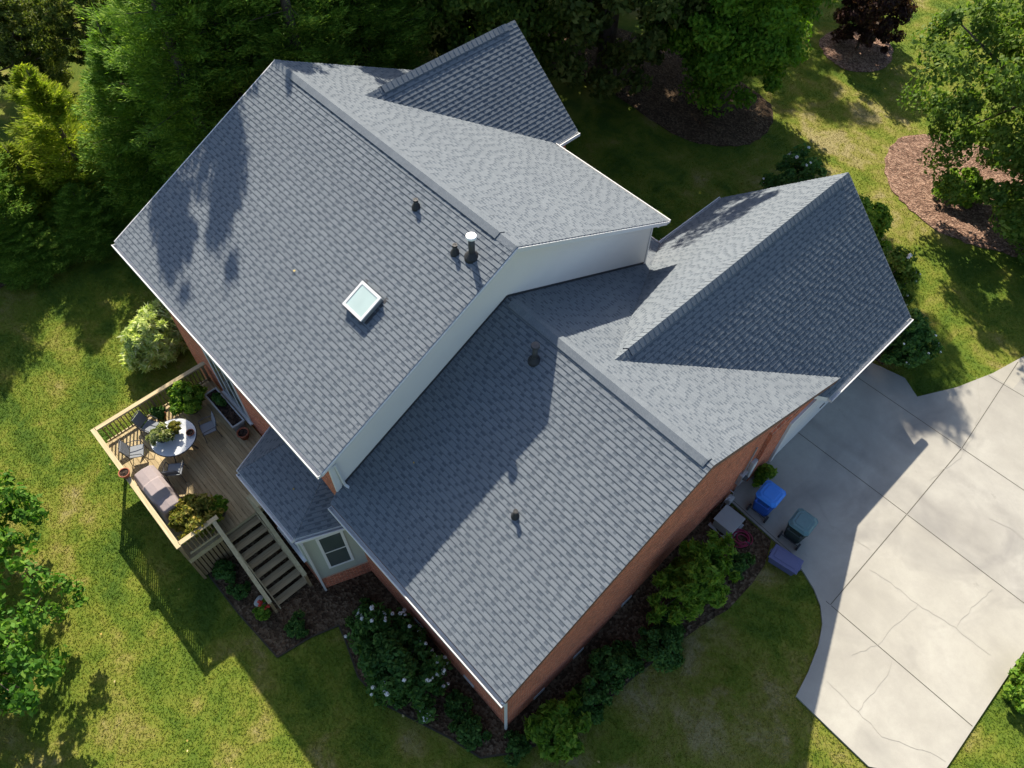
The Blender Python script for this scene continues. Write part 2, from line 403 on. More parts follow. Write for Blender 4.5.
def sheet(name, P, mat, dz, step=.3, rough=0., flat=None, thick=0., parent=None):
    xs = [p[0] for p in P]; ys = [p[1] for p in P]
    pts = [Vector((p[0], p[1])) for p in P]; nb = len(pts)
    GX, GY = np.meshgrid(np.arange(min(xs)+step/2, max(xs), step), np.arange(min(ys)+step/2, max(ys), step))
    GX = GX.ravel(); GY = GY.ravel(); k = inpoly(GX, GY, P)
    for a, b in zip(GX[k], GY[k]): pts.append(Vector((a+RNG.uniform(-.2, .2)*step, b+RNG.uniform(-.2, .2)*step)))
    r = delaunay_2d_cdt(pts, [(i, (i+1) % nb) for i in range(nb)], [], 1, 1e-4)
    m = MB(); vz = []
    for i, p in enumerate(r[0]):
        z = flat if flat is not None else gz(p.x, p.y)+dz
        if rough and i >= nb: z += RNG.uniform(0, rough)
        m.v.append((p.x, p.y, z))
    for f in r[2]: m.face(f)
    if thick:
        for i in range(nb):
            j = (i+1) % nb; a, b = m.v[i], m.v[j]
            m.poly([(a[0], a[1], a[2]-thick), (b[0], b[1], b[2]-thick), b, a])
    return m.build(name, mat, parent)
DZ = 1.72
drive = sheet('driveway', DRIVE, M['concrete'], 0, .8, 0, DZ, .3); tag(drive, kind='structure')
def ribbon(name, lines, mat, z, parent):
    m = MB()
    for pts, w in lines:
        pts = [Vector((p[0], p[1], 0)) for p in pts]
        for a, b in zip(pts, pts[1:]):
            d = (b-a).normalized(); s = Vector((-d.y, d.x, 0))*w*.5; e = d*w*.3
            m.poly([a-s-e+Vector((0, 0, z)), b-s+e+Vector((0, 0, z)), b+s+e+Vector((0, 0, z)), a+s-e+Vector((0, 0, z))])
    return m.build(name, mat, parent)
ribbon('control_joint', [([(17.75, 7.45), (22.05, 7.45)], .024), ([(22.08, 7.45), (26.7, 7.43)], .024), ([(22.05, 3.0), (22.05, 7.42)], .024), ([(22.05, 7.48), (22.03, 11.1)], .024), ([(22.03, 11.15), (21.6, 16.2)], .022),
     ([(21.9, 2.99), (22.02, 2.99)], .022), ([(22.09, 2.99), (26.75, 2.96)], .024), ([(17.8, 11.09), (22.0, 11.12)], .024), ([(22.06, 11.13), (26.7, 11.2)], .024), ([(21.15, 14.77), (27.0, 15.1)], .022), ([(17.72, 3.64), (19.6, 3.55), (20.3, 3.52)], .02)], M['joint'], DZ+.004, drive)
def wiggle(pts):
    out = []
    for a, b in zip(pts, pts[1:]):
        n = max(2, int(math.dist(a, b)/.16))
        for k in range(n): 
            t = k/n; out.append((a[0]+(b[0]-a[0])*t+random.uniform(-.035, .035), a[1]+(b[1]-a[1])*t+random.uniform(-.035, .035)))
    return out+[pts[-1]]
CR = [[(23.28, 1.02), (24.34, .92), (25.12, .87), (25.71, 1.13), (26.28, 1.48), (26.7, 1.57)], [(24.34, .92), (24.32, 1.58), (24.4, 2.26), (24.23, 2.92)], [(22.27, 4.87), (23.26, 4.99), (23.89, 4.97), (25.03, 5.16), (26.14, 5.18)],
      [(23.89, 4.97), (23.74, 3.9), (23.75, 3.04), (23.34, 2.17)], [(25.03, 5.16), (25.09, 6.26), (25.22, 7.1)], [(18.88, 5.78), (19.9, 5.63), (20.54, 5.26), (21.39, 5.4), (21.9, 5.46)], [(20.91, 14.35), (21.68, 13.1), (22.06, 11.9), (22.2, 10.71), (21.92, 9.18)], [(24.0, 9.3), (24.6, 9.5), (25.6, 9.4), (26.4, 9.7)]]
ribbon('crack', [(wiggle(c), .011) for c in CR], M['crack'], DZ+.006, drive)

tag(sheet('mulch_bed', REARBED, M['mulch'], .035, .3, .03), kind='structure')
tag(sheet('mulch_bed', smooth_poly(MULCH1), M['mulch'], .035, .35, .04), kind='structure')
tag(sheet('mulch_bed', smooth_poly(MULCH2), M['chips'], .035, .3, .05), kind='structure')
tag(sheet('mulch_bed', smooth_poly(MULCH3), M['chips'], .035, .3, .05), kind='structure')
tag(sheet('mulch_bed', CONBED, M['mulch'], .035, .5, .05), kind='structure')
tag(sheet('mulch_bed', FRONTBED, M['mulch'], .035, .35, .04), kind='structure')
# thin edging strip round the bed behind the house
m = MB(); e = [p for p in REARBED[3:19]]
for a, b in zip(e, e[1:]):
    n = max(1, int(math.dist(a, b)/.5))
    for k in range(n):
        p = [(a[0]+(b[0]-a[0])*t, a[1]+(b[1]-a[1])*t) for t in (k/n, (k+1)/n)]
        m.bar((*p[0], gz(*p[0])+.02), (*p[1], gz(*p[1])+.02), .05, .07)
tag(m.build('bed_edging', M['edging']), 'narrow grey edging strip curving round the mulch bed behind the house', 'bed edging')

# ------------------------------------------------------------------ roof shingles
EXPO = .146
def clip_halfplane(P, axis_, val, keep_ge):
    out = []
    for i in range(len(P)):
        a, b = P[i], P[(i+1) % len(P)]
        da = (a[axis_]-val)*(1 if keep_ge else -1); db = (b[axis_]-val)*(1 if keep_ge else -1)
        if da >= 0: out.append(a)
        if da*db < 0:
            t = da/(da-db); out.append((a[0]+(b[0]-a[0])*t, a[1]+(b[1]-a[1])*t))
    return out
def clip_rect(P, u0, u1, v0, v1):
    for ax, val, ge in ((1, v0, True), (1, v1, False), (0, u0, True), (0, u1, False)):
        P = clip_halfplane(P, ax, val, ge)
        if len(P) < 3: return []
    return P
def area(P): return abs(sum(P[i][0]*P[(i+1) % len(P)][1]-P[(i+1) % len(P)][0]*P[i][1] for i in range(len(P))))*.5
def shingle_face(m, poly, down, lift=.015):
    """poly: convex 3D outline; down: horizontal direction the slope falls towards"""
    if not hasattr(m, 'mi'): m.mi = []
    pts = [Vector(p) for p in poly]
    n = Vector((0, 0, 0))
    for i in range(1, len(pts)-1): n += (pts[i]-pts[0]).cross(pts[i+1]-pts[0])
    n.normalize()
    if n.z < 0: n = -n
    dn = Vector((n.x, n.y)); ua = Vector((-dn.y, dn.x, 0)).normalized(); va = n.cross(ua).normalized()
    if va.z < 0: va = -va
    o = min(pts, key=lambda p: p.z)
    Q = [((p-o).dot(ua), (p-o).dot(va)) for p in pts]
    if sum(Q[i][0]*Q[(i+1) % len(Q)][1]-Q[(i+1) % len(Q)][0]*Q[i][1] for i in range(len(Q))) < 0: Q = Q[::-1]
    flip = ua.cross(va).dot(n) < 0
    umin = min(q[0] for q in Q); umax = max(q[0] for q in Q); vmin = min(q[1] for q in Q); vmax = max(q[1] for q in Q)
    off = random.uniform(0, 500)
    def W(u, v, h): return o+ua*u+va*v+n*(h+lift)
    def addp(P, hf, mi=0):
        vs = [W(u, v, hf(u, v)) for u, v in P]; uv = [(u+off, v) for u, v in P]
        b = len(m.v); m.v += [tuple(x) for x in vs]; idx = list(range(b, b+len(vs)))
        uvm = uv
        if flip: idx = idx[::-1]; uvm = uv[::-1]
        if mi: m.mi.append((len(m.f), mi))
        m.f.append(idx); m.uv += uvm
        return b
    k = 0; v0 = vmin
    while v0 < vmax-.01:
        e = EXPO*random.uniform(.985, 1.015); v1 = min(v0+e, vmax); bow = random.uniform(-.002, .002)
        S = clip_rect(Q, umin, umax, v0, v1)
        if len(S) >= 3 and area(S) > 1e-4:
            hs = lambda u, v: .013*(1-(v-v0)/e)
            b = addp(S, hs); nS = len(S)
            TB = clip_rect(Q, umin, umax, v0+e*.80, min(v0+e*.985, vmax))  # course line: printed shadow line plus riser shade painted as a darker strip
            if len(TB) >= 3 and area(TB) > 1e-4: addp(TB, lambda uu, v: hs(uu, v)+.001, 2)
            for i in range(nS):                                     # riser along the butt edge
                j = (i+1) % nS
                if abs(S[i][1]-v0) < 1e-5 and abs(S[j][1]-v0) < 1e-5:
                    c = len(m.v); m.v += [tuple(W(*S[i], -.003)), tuple(W(*S[j], -.003))]
                    m.f.append([c, c+1, b+j, b+i] if not flip else [b+i, b+j, c+1, c]); m.uv += [(S[i][0]+off, v0)]*4
            u = umin-random.uniform(0, .4)
            while u < umax:                                         # the raised laminated tabs of the course
                w = random.uniform(.14, .33)
                T = clip_rect(Q, u, u+w, v0-.0, min(v0+e*.79, vmax))
                gp = random.uniform(.07, .19)
                G = clip_rect(Q, u+w+.004, u+w+gp-.004, v0+e*.40, min(v0+e*.79, vmax)); u += w+gp
                if len(G) >= 3 and area(G) > 4e-4: addp(G, lambda uu, v: hs(uu, v)+.0012, 1)
                if len(T) < 3 or area(T) < 4e-4: continue
                ht = lambda uu, v: .0165*(1-(v-v0)/e)+.002
                b = addp(T, ht); nT = len(T)
                for i in range(nT):
                    j = (i+1) % nT; c = len(m.v)
                    m.v += [tuple(W(*T[i], hs(*T[i])-.001)), tuple(W(*T[j], hs(*T[j])-.001))]
                    m.f.append([c, c+1, b+j, b+i] if not flip else [b+i, b+j, c+1, c]); m.uv += [(T[i][0]+off, T[i][1])]*4
        v0 = v1; k += 1
def slab(m, poly, th=.17, inset=.0):
    top = [Vector(p)-Vector((0, 0, .006)) for p in poly]; bot = [p-Vector((0, 0, th)) for p in top]
    a = (top[1]-top[0]).cross(top[2]-top[0])
    if a.z < 0: top = top[::-1]; bot = bot[::-1]
    m.hexa(bot, top)

# ------------------------------------------------------------------ the house
ZR, MS, YE = 10.85, .5, 6.80           # main ridge, slope, half depth
ZG, XG1 = 8.73, 17.92                  # garage ridge and right rake
XW = 10.69                             # upper gable wall
house = empty('brick_house', (9, 0, 0), 0, 'large brick house with grey shingle gable roofs and white trim filling the middle', 'house')
HO = Vector(house.location)
class HB(MB):
    def mesh(s, *a, **k):
        s.v = [(x-HO.x, y-HO.y, z-HO.z) for x, y, z in s.v]; return super().mesh(*a, **k)
mz = lambda y: ZR-MS*abs(y)
gz_ = lambda y: ZG-MS*abs(y+.05)
GS = .915
XC, ZC, YC = 14.01, 8.30, 12.09        # garage cross gable
cz = lambda x: ZC-GS*abs(x-XC)
DX, DZR, DY = 2.36, 10.075, 8.03       # front dormer gable
DS = .80
dz_ = lambda x: DZR-DS*abs(x-DX)

main_rear = [(0, 0, ZR), (11, 0, ZR), (11.03, -6.79, mz(6.79)), (-.12, -6.79, mz(6.79))]
main_front = [(11, 0, ZR), (0, 0, ZR), (0, YE, mz(YE)), (11, YE, mz(YE))]
xe0, xe1 = DX-3.5, DX+3.36
d_right = [(DX, 1.45, DZR), (DX, DY, DZR), (xe1, DY, dz_(xe1)), (xe1, 6.55, dz_(xe1))]
d_left = [(DX, 1.45, DZR), (xe0, 6.55, dz_(xe0)), (xe0, DY, dz_(xe0)), (DX, DY, DZR)]
g_rear = [(XW, -.05, ZG), (XG1, -.05, ZG), (XG1, -6.78, gz_(-6.78)), (10.78, -6.78, gz_(-6.78)), (XW, -6.5, gz_(-6.5))]
g_front = [(XG1, -.05, ZG), (XW, -.05, ZG), (XW, 8.42, gz_(8.42)), (XG1, 8.05, gz_(8.05))]
porch = [(XW, 6.45, gz_(6.45)), (5.2, 6.45, gz_(6.45)), (5.2, 8.42, gz_(8.42)), (XW, 8.42, gz_(8.42))]
c_right = [(XC, .82, ZC), (XC, YC, ZC), (18.07, YC, cz(18.07)), (18.07, 7.12, cz(18.07))]
c_left = [(XC, .82, ZC), (9.95, 8.42, cz(9.95)), (9.95, YC, cz(9.95)), (XC, YC, ZC)]
BZ = 4.2                               # bay eave
BP = [(6.8, -6.3), (7.42, -7.98), (10.38, -8.06), (11.05, -6.55)]
bay_f = [(7.42, -8.02, BZ), (10.38, -8.02, BZ), (9.75, -6.4, 5.0), (8.05, -6.4, 5.0)]
bay_r = [(10.38, -8.02, BZ), (11.12, -6.4, BZ), (9.75, -6.4, 5.0)]
bay_l = [(6.75, -6.4, BZ), (7.42, -8.02, BZ), (8.05, -6.4, 5.0)]
def roofpart(name, faces, label=None):
    m = HB()
    for p, d in faces: shingle_face(m, p, d)
    r = m.build(name, M['shingle'], house)
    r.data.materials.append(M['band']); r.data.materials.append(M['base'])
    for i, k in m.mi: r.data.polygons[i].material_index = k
    s = HB()
    for p, d in faces: slab(s, p)
    s.build('fascia', M['brown'] if faces[0][0] is g_rear else M['white'], r)
    if label: r['label'] = label
    return r
r_main = roofpart('roof', [(main_rear, (0, -1)), (main_front, (0, 1))], 'big upper gable roof over the two storey part')
r_gar = roofpart('roof', [(g_rear, (0, -1)), (g_front, (0, 1)), (porch, (0, 1))], 'lower gable roof over the garage wing')
r_cross = roofpart('roof', [(c_right, (1, 0)), (c_left, (-1, 0))], 'steep cross gable roof towards the driveway')
r_dorm = roofpart('roof', [(d_right, (1, 0)), (d_left, (-1, 0))], 'steep front gable roof at the top')
r_bay = roofpart('roof', [(bay_f, (0, -1)), (bay_r, (.91, -.41)), (bay_l, (-.93, -.37))], 'small hipped roof over the bay beside the deck')

def ridge_cap(parent, a, b, half=.17, sl=.5, vent=True, across=(0, 1, 0)):
    a = Vector(a); b = Vector(b); d = (b-a).normalized(); s = Vector(across).normalized(); Lg = (b-a).length
    if vent:                                                        # black vent strip below the cap shingles
        m = HB()
        for sg in (-1, 1):
            p = lambda t, w, h: a+d*t+s*(sg*w)-Vector((0, 0, sl*w))+Vector((0, 0, h))
            bot = [p(0, 0, .02), p(Lg, 0, .02), p(Lg, half, .02), p(0, half, .02)]
            top = [q+Vector((0, 0, .035)) for q in bot]
            if sg < 0: bot = bot[::-1]; top = top[::-1]
            m.hexa(bot, top)
        m.build('ridge_vent', M['black'], parent_in(parent))
    m = HB(); h0 = .057 if vent else .02; t = 0
    while t < Lg-.02:                                               # overlapping cap shingles
        e = min(t+.2, Lg)
        for sg in (-1, 1):
            w = half+(.015 if vent else 0)
            p = lambda tt, ww, h: a+d*tt+s*(sg*ww)-Vector((0, 0, sl*ww))+Vector((0, 0, h))
            bot = [p(t, 0, h0), p(e, 0, h0), p(e, w, h0), p(t, w, h0)]
            top = [p(t, 0, h0+.022), p(e, 0, h0+.008), p(e, w, h0+.008), p(t, w, h0+.022)]
            if sg < 0: bot = bot[::-1]; top = top[::-1]
            m.hexa(bot, top)
        t = e
    return m.build('ridge_cap', M['shingle'], parent_in(parent))
def parent_in(p): return p
ridge_cap(r_main, (0, 0, ZR), (1.0, 0, ZR), vent=False); ridge_cap(r_main, (1.0, 0, ZR), (10.35, 0, ZR)); ridge_cap(r_main, (10.35, 0, ZR), (11, 0, ZR), vent=False)
ridge_cap(r_gar, (10.9, -.05, ZG), (17.75, -.05, ZG))
ridge_cap(r_cross, (XC, 1.35, ZC), (XC, 11.6, ZC), .17, GS, True, (1, 0, 0)); ridge_cap(r_cross, (XC, 11.6, ZC), (XC, YC, ZC), .17, GS, False, (1, 0, 0)); ridge_cap(r_cross, (XC, .82, ZC), (XC, 1.35, ZC), .17, GS, False, (1, 0, 0))
ridge_cap(r_dorm, (DX, 2.2, DZR), (DX, 7.6, DZR), .17, DS, True, (1, 0, 0)); ridge_cap(r_dorm, (DX, 7.6, DZR), (DX, DY, DZR), .17, DS, False, (1, 0, 0)); ridge_cap(r_dorm, (DX, 1.5, DZR), (DX, 2.2, DZR), .17, DS, False, (1, 0, 0))

# walls
def uvface(m, pts):
    pts = [Vector(p) for p in pts]; n = (pts[1]-pts[0]).cross(pts[2]-pts[0]).normalized()
    if abs(n.z) > .9: uv = [(p.x, p.y) for p in pts]
    elif abs(n.x) > abs(n.y): uv = [(p.y, p.z) for p in pts]
    else: uv = [(p.x, p.z) for p in pts]
    m.poly(pts, uv)
def prism_x(m, prof, x0, x1):
    n = len(prof); uvface(m, [(x0, y, z) for y, z in prof][::-1]); uvface(m, [(x1, y, z) for y, z in prof])
    for i in range(n):
        (ya, za), (yb, zb) = prof[i], prof[(i+1) % n]
        uvface(m, [(x0, ya, za), (x0, yb, zb), (x1, yb, zb), (x1, ya, za)][::-1])
def prism_y(m, prof, y0, y1):
    n = len(prof); uvface(m, [(x, y0, z) for x, z in prof]); uvface(m, [(x, y1, z) for x, z in prof][::-1])
    for i in range(n):
        (xa, za), (xb, zb) = prof[i], prof[(i+1) % n]
        uvface(m, [(xa, y0, za), (xb, y0, zb), (xb, y1, zb), (xa, y1, za)][::-1])
m = HB()
prism_x(m, [(-6.45, -.6), (6.45, -.6), (6.45, mz(6.45)-.2), (0, ZR-.2), (-6.45, mz(6.45)-.2)], .35, XW-.06)
m.build('wall', M['brick'], house)['label'] = 'red brick wall of the two storey part'
m = HB()
prism_x(m, [(-6.42, -.6), (6.3, -.6), (6.3, gz_(6.3)-.2), (-.05, ZG-.2), (-6.42, gz_(6.42)-.2)], XW-.1, 17.6)
m.build('wall', M['brick'], house)['label'] = 'red brick wall of the garage wing'
m = HB()
prism_y(m, [(10.3, .5), (17.72, .5), (17.72, cz(17.72)-.2), (XC, ZC-.2), (10.3, cz(10.3)-.2)], 4.55, 11.8)
m.build('wall', M['brick'], house)['label'] = 'brick wall below the cross gable'
m = HB()
prism_y(m, [(DX-3.1, .5), (DX+3.1, .5), (DX+3.1, dz_(DX+3.1)-.2), (DX, DZR-.2), (DX-3.1, dz_(DX-3.1)-.2)], 6.0, 7.75)
m.build('wall', M['brick'], house)['label'] = 'brick wall below the front gable'
# white lap siding on the exposed upper gable end
m = HB()
prism_x(m, [(-6.30, 4.6), (6.42, 4.6), (6.42, mz(6.42)-.19), (0, ZR-.19), (-6.30, mz(6.30)-.19)], XW-.05, XW)
m.build('siding', M['siding'], house)['label'] = 'white lap siding on the upper gable end'
for a_, b_, z_ in ((-6.47, -6.30, 5.3), (6.40, 6.475, 4.6)):
    m = HB(); m.box(XW-.07, XW+.025, a_, b_, z_, mz(6.47)-.2); m.build('corner_board', M['white'], house)
m = HB()
for ya, yb in ((-.05, -6.25), (-.05, 6.35)):
    m.bar((XW+.012, ya, gz_(ya)+.07), (XW+.012, yb, gz_(yb)+.07), .02, .07)
m.build('flashing', M['dark_metal'], house)
# soffit boxes under the rear eaves
for (x0, x1, y0, y1, z) in ((-.05, 10.95, -6.72, -6.46, mz(6.72)-.2), (10.85, 17.86, -6.7, -6.43, gz_(6.7)-.2), (0.05, 10.9, 6.46, 6.7, mz(6.7)-.2)):
    m = HB(); m.box(x0, x1, y0, y1, z, z+.05); m.build('soffit', M['white'], house)
# gutters
def gutter(a, b, out, w=.13, h=.12):
    a = Vector(a); b = Vector(b); o = Vector((*out, 0)).normalized(); d = (b-a).normalized(); m = HB()
    def bx(u0, u1, z0, z1, e0=0, e1=0):
        P = lambda q, u, z: q+o*u+Vector((0, 0, z))
        A = a+d*e0; B = b+d*e1
        bot = [P(A, u0, z0), P(B, u0, z0), P(B, u1, z0), P(A, u1, z0)]
        n = (bot[1]-bot[0]).cross(bot[2]-bot[0])
        top = [q+Vector((0, 0, z1-z0)) for q in bot]
        if n.z < 0: bot = bot[::-1]; top = top[::-1]
        m.hexa(bot, top)
    bx(0, .012, -h, -.01); bx(.012, w-.015, -h, -h+.012); bx(w-.015, w, -h, 0.0); bx(w-.03, w-.015, -.016, -.004)
    m2 = m
    bx(.012, w-.03, -h+.012, -.02, 0, -( (b-a).length-.012)); bx(.012, w-.03, -h+.012, -.02, (b-a).length-.012, 0)
    return m2.build('gutter', M['gutter'], house)
gutter((-.12, -6.80, mz(6.8)-.02), (11.03, -6.80, mz(6.8)-.02), (0, -1))
gutter((10.78, -6.79, gz_(6.79)-.05), (XG1, -6.79, gz_(6.79)-.05), (0, -1))
gutter((xe1+.02, YE+.02, mz(YE)-.03), (11, YE+.02, mz(YE)-.03), (0, 1))
gutter((18.09, 7.12, cz(18.07)-.02), (18.09, YC, cz(18.07)-.02), (1, 0))
gutter((9.93, 8.45, cz(9.95)-.02), (9.93, YC, cz(9.95)-.02), (-1, 0))
gutter((xe1+.02, 6.9, dz_(xe1)-.02), (xe1+.02, DY, dz_(xe1)-.02), (1, 0))
gutter((7.42, -8.03, BZ-.03), (10.38, -8.03, BZ-.03), (0, -1), .11, .11)
gutter((10.39, -8.03, BZ-.03), (11.05, -6.56, BZ-.03), (.91, -.41), .11, .11)
gutter((6.76, -6.42, BZ-.03), (7.41, -8.02, BZ-.03), (-.93, -.37), .11, .11)
gutter((5.2, 8.43, gz_(8.42)-.02), (9.9, 8.43, gz_(8.42)-.02), (0, 1))
# drip edge on the rakes
def drip(a, b, w=.03, h=.035):
    m = HB(); m.bar(Vector(a)+Vector((0, 0, .01)), Vector(b)+Vector((0, 0, .01)), w, h); m.build('rake_trim', M['white'], house)
drip((-.02, 0, ZR), (-.14, -6.79, mz(6.79))); drip((11.02, 0, ZR-.03), (11.05, -6.79, mz(6.79)-.03)); drip((11.02, 0, ZR-.03), (11.02, YE, mz(YE)-.03))
drip((XC, YC+.02, ZC-.04), (18.07, YC+.02, cz(18.07)-.04)); drip((XC, YC+.02, ZC-.04), (9.95, YC+.02, cz(9.95)-.04))
# downspouts
def spout(pts, w=.07):
    m = HB()
    for a, b in zip(pts, pts[1:]): m.bar(a, b, w, w*.8)
    m.build('downspout', M['gutter'], house)
spout([(17.86, -6.84, 5.25), (17.64, -6.52, 4.95), (17.64, -6.48, .1)])
spout([(10.92, -6.80, 7.3), (10.78, -6.3, 7.0), (10.76, -6.22, 5.75), (10.95, -6.15, 5.62)])
spout([(10.36, -7.97, 4.05), (10.47, -7.93, 3.8), (10.47, -7.93, .05)])
# bay below its roof
BW = [(7.05, -6.42), (7.5, -7.84), (10.36, -7.9), (10.92, -6.42)]
m = HB()
def ring(m, W, z0, z1):
    for i in range(len(W)-1):
        a, b = W[i], W[i+1]; l = math.dist(a, b)
        m.poly([(*a, z0), (*b, z0), (*b, z1), (*a, z1)], [(0, z0), (l, z0), (l, z1), (0, z1)])
    m.poly([(*p, z1) for p in W]); m.poly([(*p, z0) for p in W][::-1])
    m.poly([(*W[-1], z0), (*W[0], z0), (*W[0], z1), (*W[-1], z1)])
ring(m, BW, .84, BZ-.08); m.build('bay_wall', M['bay'], house)['label'] = 'cream sided bay wall beside the stairs'
m = HB(); ring(m, [(7.0, -6.4), (7.47, -7.87), (10.39, -7.93), (10.97, -6.4)], -.5, .84); m.build('bay_base', M['brick'], house)

def window(a, b, z0, z1, out, rows=2, cols=1, sill=True, name='window', glass='glass'):
    """a,b: ground-plan ends of the opening on the wall plane"""
    a = Vector((*a, 0)); b = Vector((*b, 0)); d = (b-a).normalized(); o = Vector((*out, 0)).normalized(); Lw = (b-a).length
    root = None
    def bx(m, u0, u1, z0_, z1_, t0, t1):
        P = lambda u, t, z: a+d*u+o*t+Vector((0, 0, z))
        bot = [P(u0, t0, z0_), P(u1, t0, z0_), P(u1, t1, z0_), P(u0, t1, z0_)]
        top = [P(u0, t0, z1_), P(u1, t0, z1_), P(u1, t1, z1_), P(u0, t1, z1_)]
        if (bot[1]-bot[0]).cross(bot[2]-bot[0]).z < 0: bot = bot[::-1]; top = top[::-1]
        m.hexa(bot, top)
    g = HB(); bx(g, .07, Lw-.07, z0+.07, z1-.07, .004, .02); g = g.build(name, M[glass], house)
    f = HB(); w = .085
    bx(f, 0, Lw, z0, z0+w, .0, .035); bx(f, 0, Lw, z1-w, z1, .0, .035); bx(f, 0, w, z0+w, z1-w, .0, .035); bx(f, Lw-w, Lw, z0+w, z1-w, .0, .035)
    for k in range(1, rows): z = z0+(z1-z0)*k/rows; bx(f, w, Lw-w, z-.025, z+.025, .0, .03)
    for k in range(1, cols): u = Lw*k/cols; bx(f, u-.025, u+.025, z0+w, z1-w, .0, .03)
    f.build('frame', M['white'], g)
    if sill:
        s = HB(); bx(s, -.06, Lw+.06, z0-.06, z0-.003, .0, .11); s.build('sill', M['white'], g)
    return g
window((2.75, -6.45), (4.55, -6.45), 1.95, 4.55, (0, -1), 1, 3, True, 'window')
window((10.50, -7.53), (10.79, -6.77), 1.38, 3.66, (.93, -.36), 2, 1, False, 'window')
window((8.2, -7.86), (9.7, -7.89), 1.3, 3.3, (0, -1), 2, 2)
window((13.6, 11.8), (14.9, 11.8), 5.2, 6.6, (0, 1), 2, 2)
window((11.6, 11.8), (13.0, 11.8), 2.3, 4.0, (0, 1), 2, 2)
window((1.2, 7.75), (3.4, 7.75), 4.9, 6.6, (0, 1), 2, 3)
# foundation vents on the garage side
for x, y, dd in ((17.6, -5.3, 'x'), (17.6, -3.6, 'x'), (17.6, -1.5, 'x')):
    m = HB(); z = gz(x, y)+.12; m.box(x, x+.03, y, y+.45, z, z+.2); m.build('foundation_vent', M['stone'], house)
for x in (13.3, 15.7):
    m = HB(); m.box(x, x+.45, -6.45, -6.42, .35, .55); m.build('foundation_vent', M['stone'], house)
# garage door under the cross gable
m = HB()
for k in range(5): m.box(17.72, 17.765, 5.9, 11.2, DZ+.02+k*.46, DZ+.02+k*.46+.44)
gd = m.build('garage_door', M['white'], house)
m = HB(); m.box(17.72, 17.80, 5.72, 5.9, DZ+.01, 4.2); m.box(17.72, 17.80, 11.2, 11.38, DZ+.01, 4.2); m.box(17.72, 17.80, 5.9, 11.2, 4.03, 4.2); m.build('door_trim', M['white'], gd)
m = HB(); m.box(17.765, 17.79, 8.4, 8.7, DZ+.6, DZ+.64); m.build('handle', M['dark_metal'], gd)

# skylight on the rear slope
def on_rear(x, y, h=0): return (x, y, ZR+MS*y+h*1.0)
sk0, sk1, sy0, sy1 = 8.22, 9.0, -3.62, -2.92
nrm = Vector((0, -.5, 1)).normalized()
def slope_box(m, x0, x1, y0, y1, h0, h1, zf, nn):
    P = lambda x, y, h: Vector((x, y, zf(y)))+nn*h
    m.hexa([P(x0, y0, h0), P(x1, y0, h0), P(x1, y1, h0), P(x0, y1, h0)], [P(x0, y0, h1), P(x1, y0, h1), P(x1, y1, h1), P(x0, y1, h1)])
zrr = lambda y: ZR+MS*y
m = HB(); slope_box(m, sk0, sk1, sy0, sy1, .0, .17, zrr, nrm); sk = m.build('skylight', M['galv'], house)
m = HB(); slope_box(m, sk0-.06, sk1+.06, sy0-.06, sy0+.0, .0, .03, zrr, nrm); slope_box(m, sk0-.1, sk0-.003, sy0, sy1+.1, .0, .03, zrr, nrm); slope_box(m, sk1+.003, sk1+.1, sy0, sy1+.1, .0, .03, zrr, nrm)
m.build('flashing', M['dark_metal'], sk)
m = HB(); w = .05
slope_box(m, sk0-.02, sk1+.02, sy0-.02, sy0+w, .172, .215, zrr, nrm); slope_box(m, sk0-.02, sk1+.02, sy1-w, sy1+.02, .172, .215, zrr, nrm)
slope_box(m, sk0-.02, sk0+w, sy0+w, sy1-w, .172, .215, zrr, nrm); slope_box(m, sk1-w, sk1+.02, sy0+w, sy1-w, .172, .215, zrr, nrm)
m.build('frame', M['gutter'], sk)
m = HB(); slope_box(m, sk0+w, sk1-w, sy0+w, sy1-w, .173, .20, zrr, nrm); m.build('glass', M['skyglass'], sk)

# vent pipes
def vent(x, y, zf, h, r, cap, label):
    z = zf(y); m = HB(); m.lathe([(r, -.08), (r, h)], (x, y, z), 14); p = m.build('vent_pipe', M['dark_metal'], house, True)
    p['label'] = label
    m = HB(); m.lathe([(r*2.5, -.12), (r*2.4, .03), (r*1.3, .14), (r*1.02, .17)], (x, y, z), 16, False, False); m.build('boot', M['black'], p)
    if cap:
        m = HB(); m.lathe([(r*1.0, h-.02), (r*1.65, h-.01), (r*1.65, h+.045), (r*1.5, h+.06), (0.01, h+.075)], (x, y, z), 18); m.build('cap', M['capwhite'] if h > .65 else M['dark_metal'], p)
    else:
        m = HB(); m.lathe([(r*1.25, h-.05), (r*1.25, h+.015), (r*.75, h+.015), (r*.75, h-.05)], (x, y, z), 14); m.build('cap', M['black'], p)
zgg = lambda y: ZG+MS*(y+.05)
vent(7.8, -.72, zrr, .26, .055, False, 'short black pipe near the middle of the upper ridge')
vent(9.70, -.98, zrr, .28, .055, False, 'short black pipe beside the tall capped flue')
vent(10.16, -.80, zrr, .68, .085, True, 'tall black flue with white cap near the upper ridge end')
vent(12.58, -.80, zgg, .62, .075, True, 'black flue with dark cap in the shade on the garage roof')
vent(15.04, -3.78, zgg, .28, .05, False, 'short black pipe low on the garage roof')

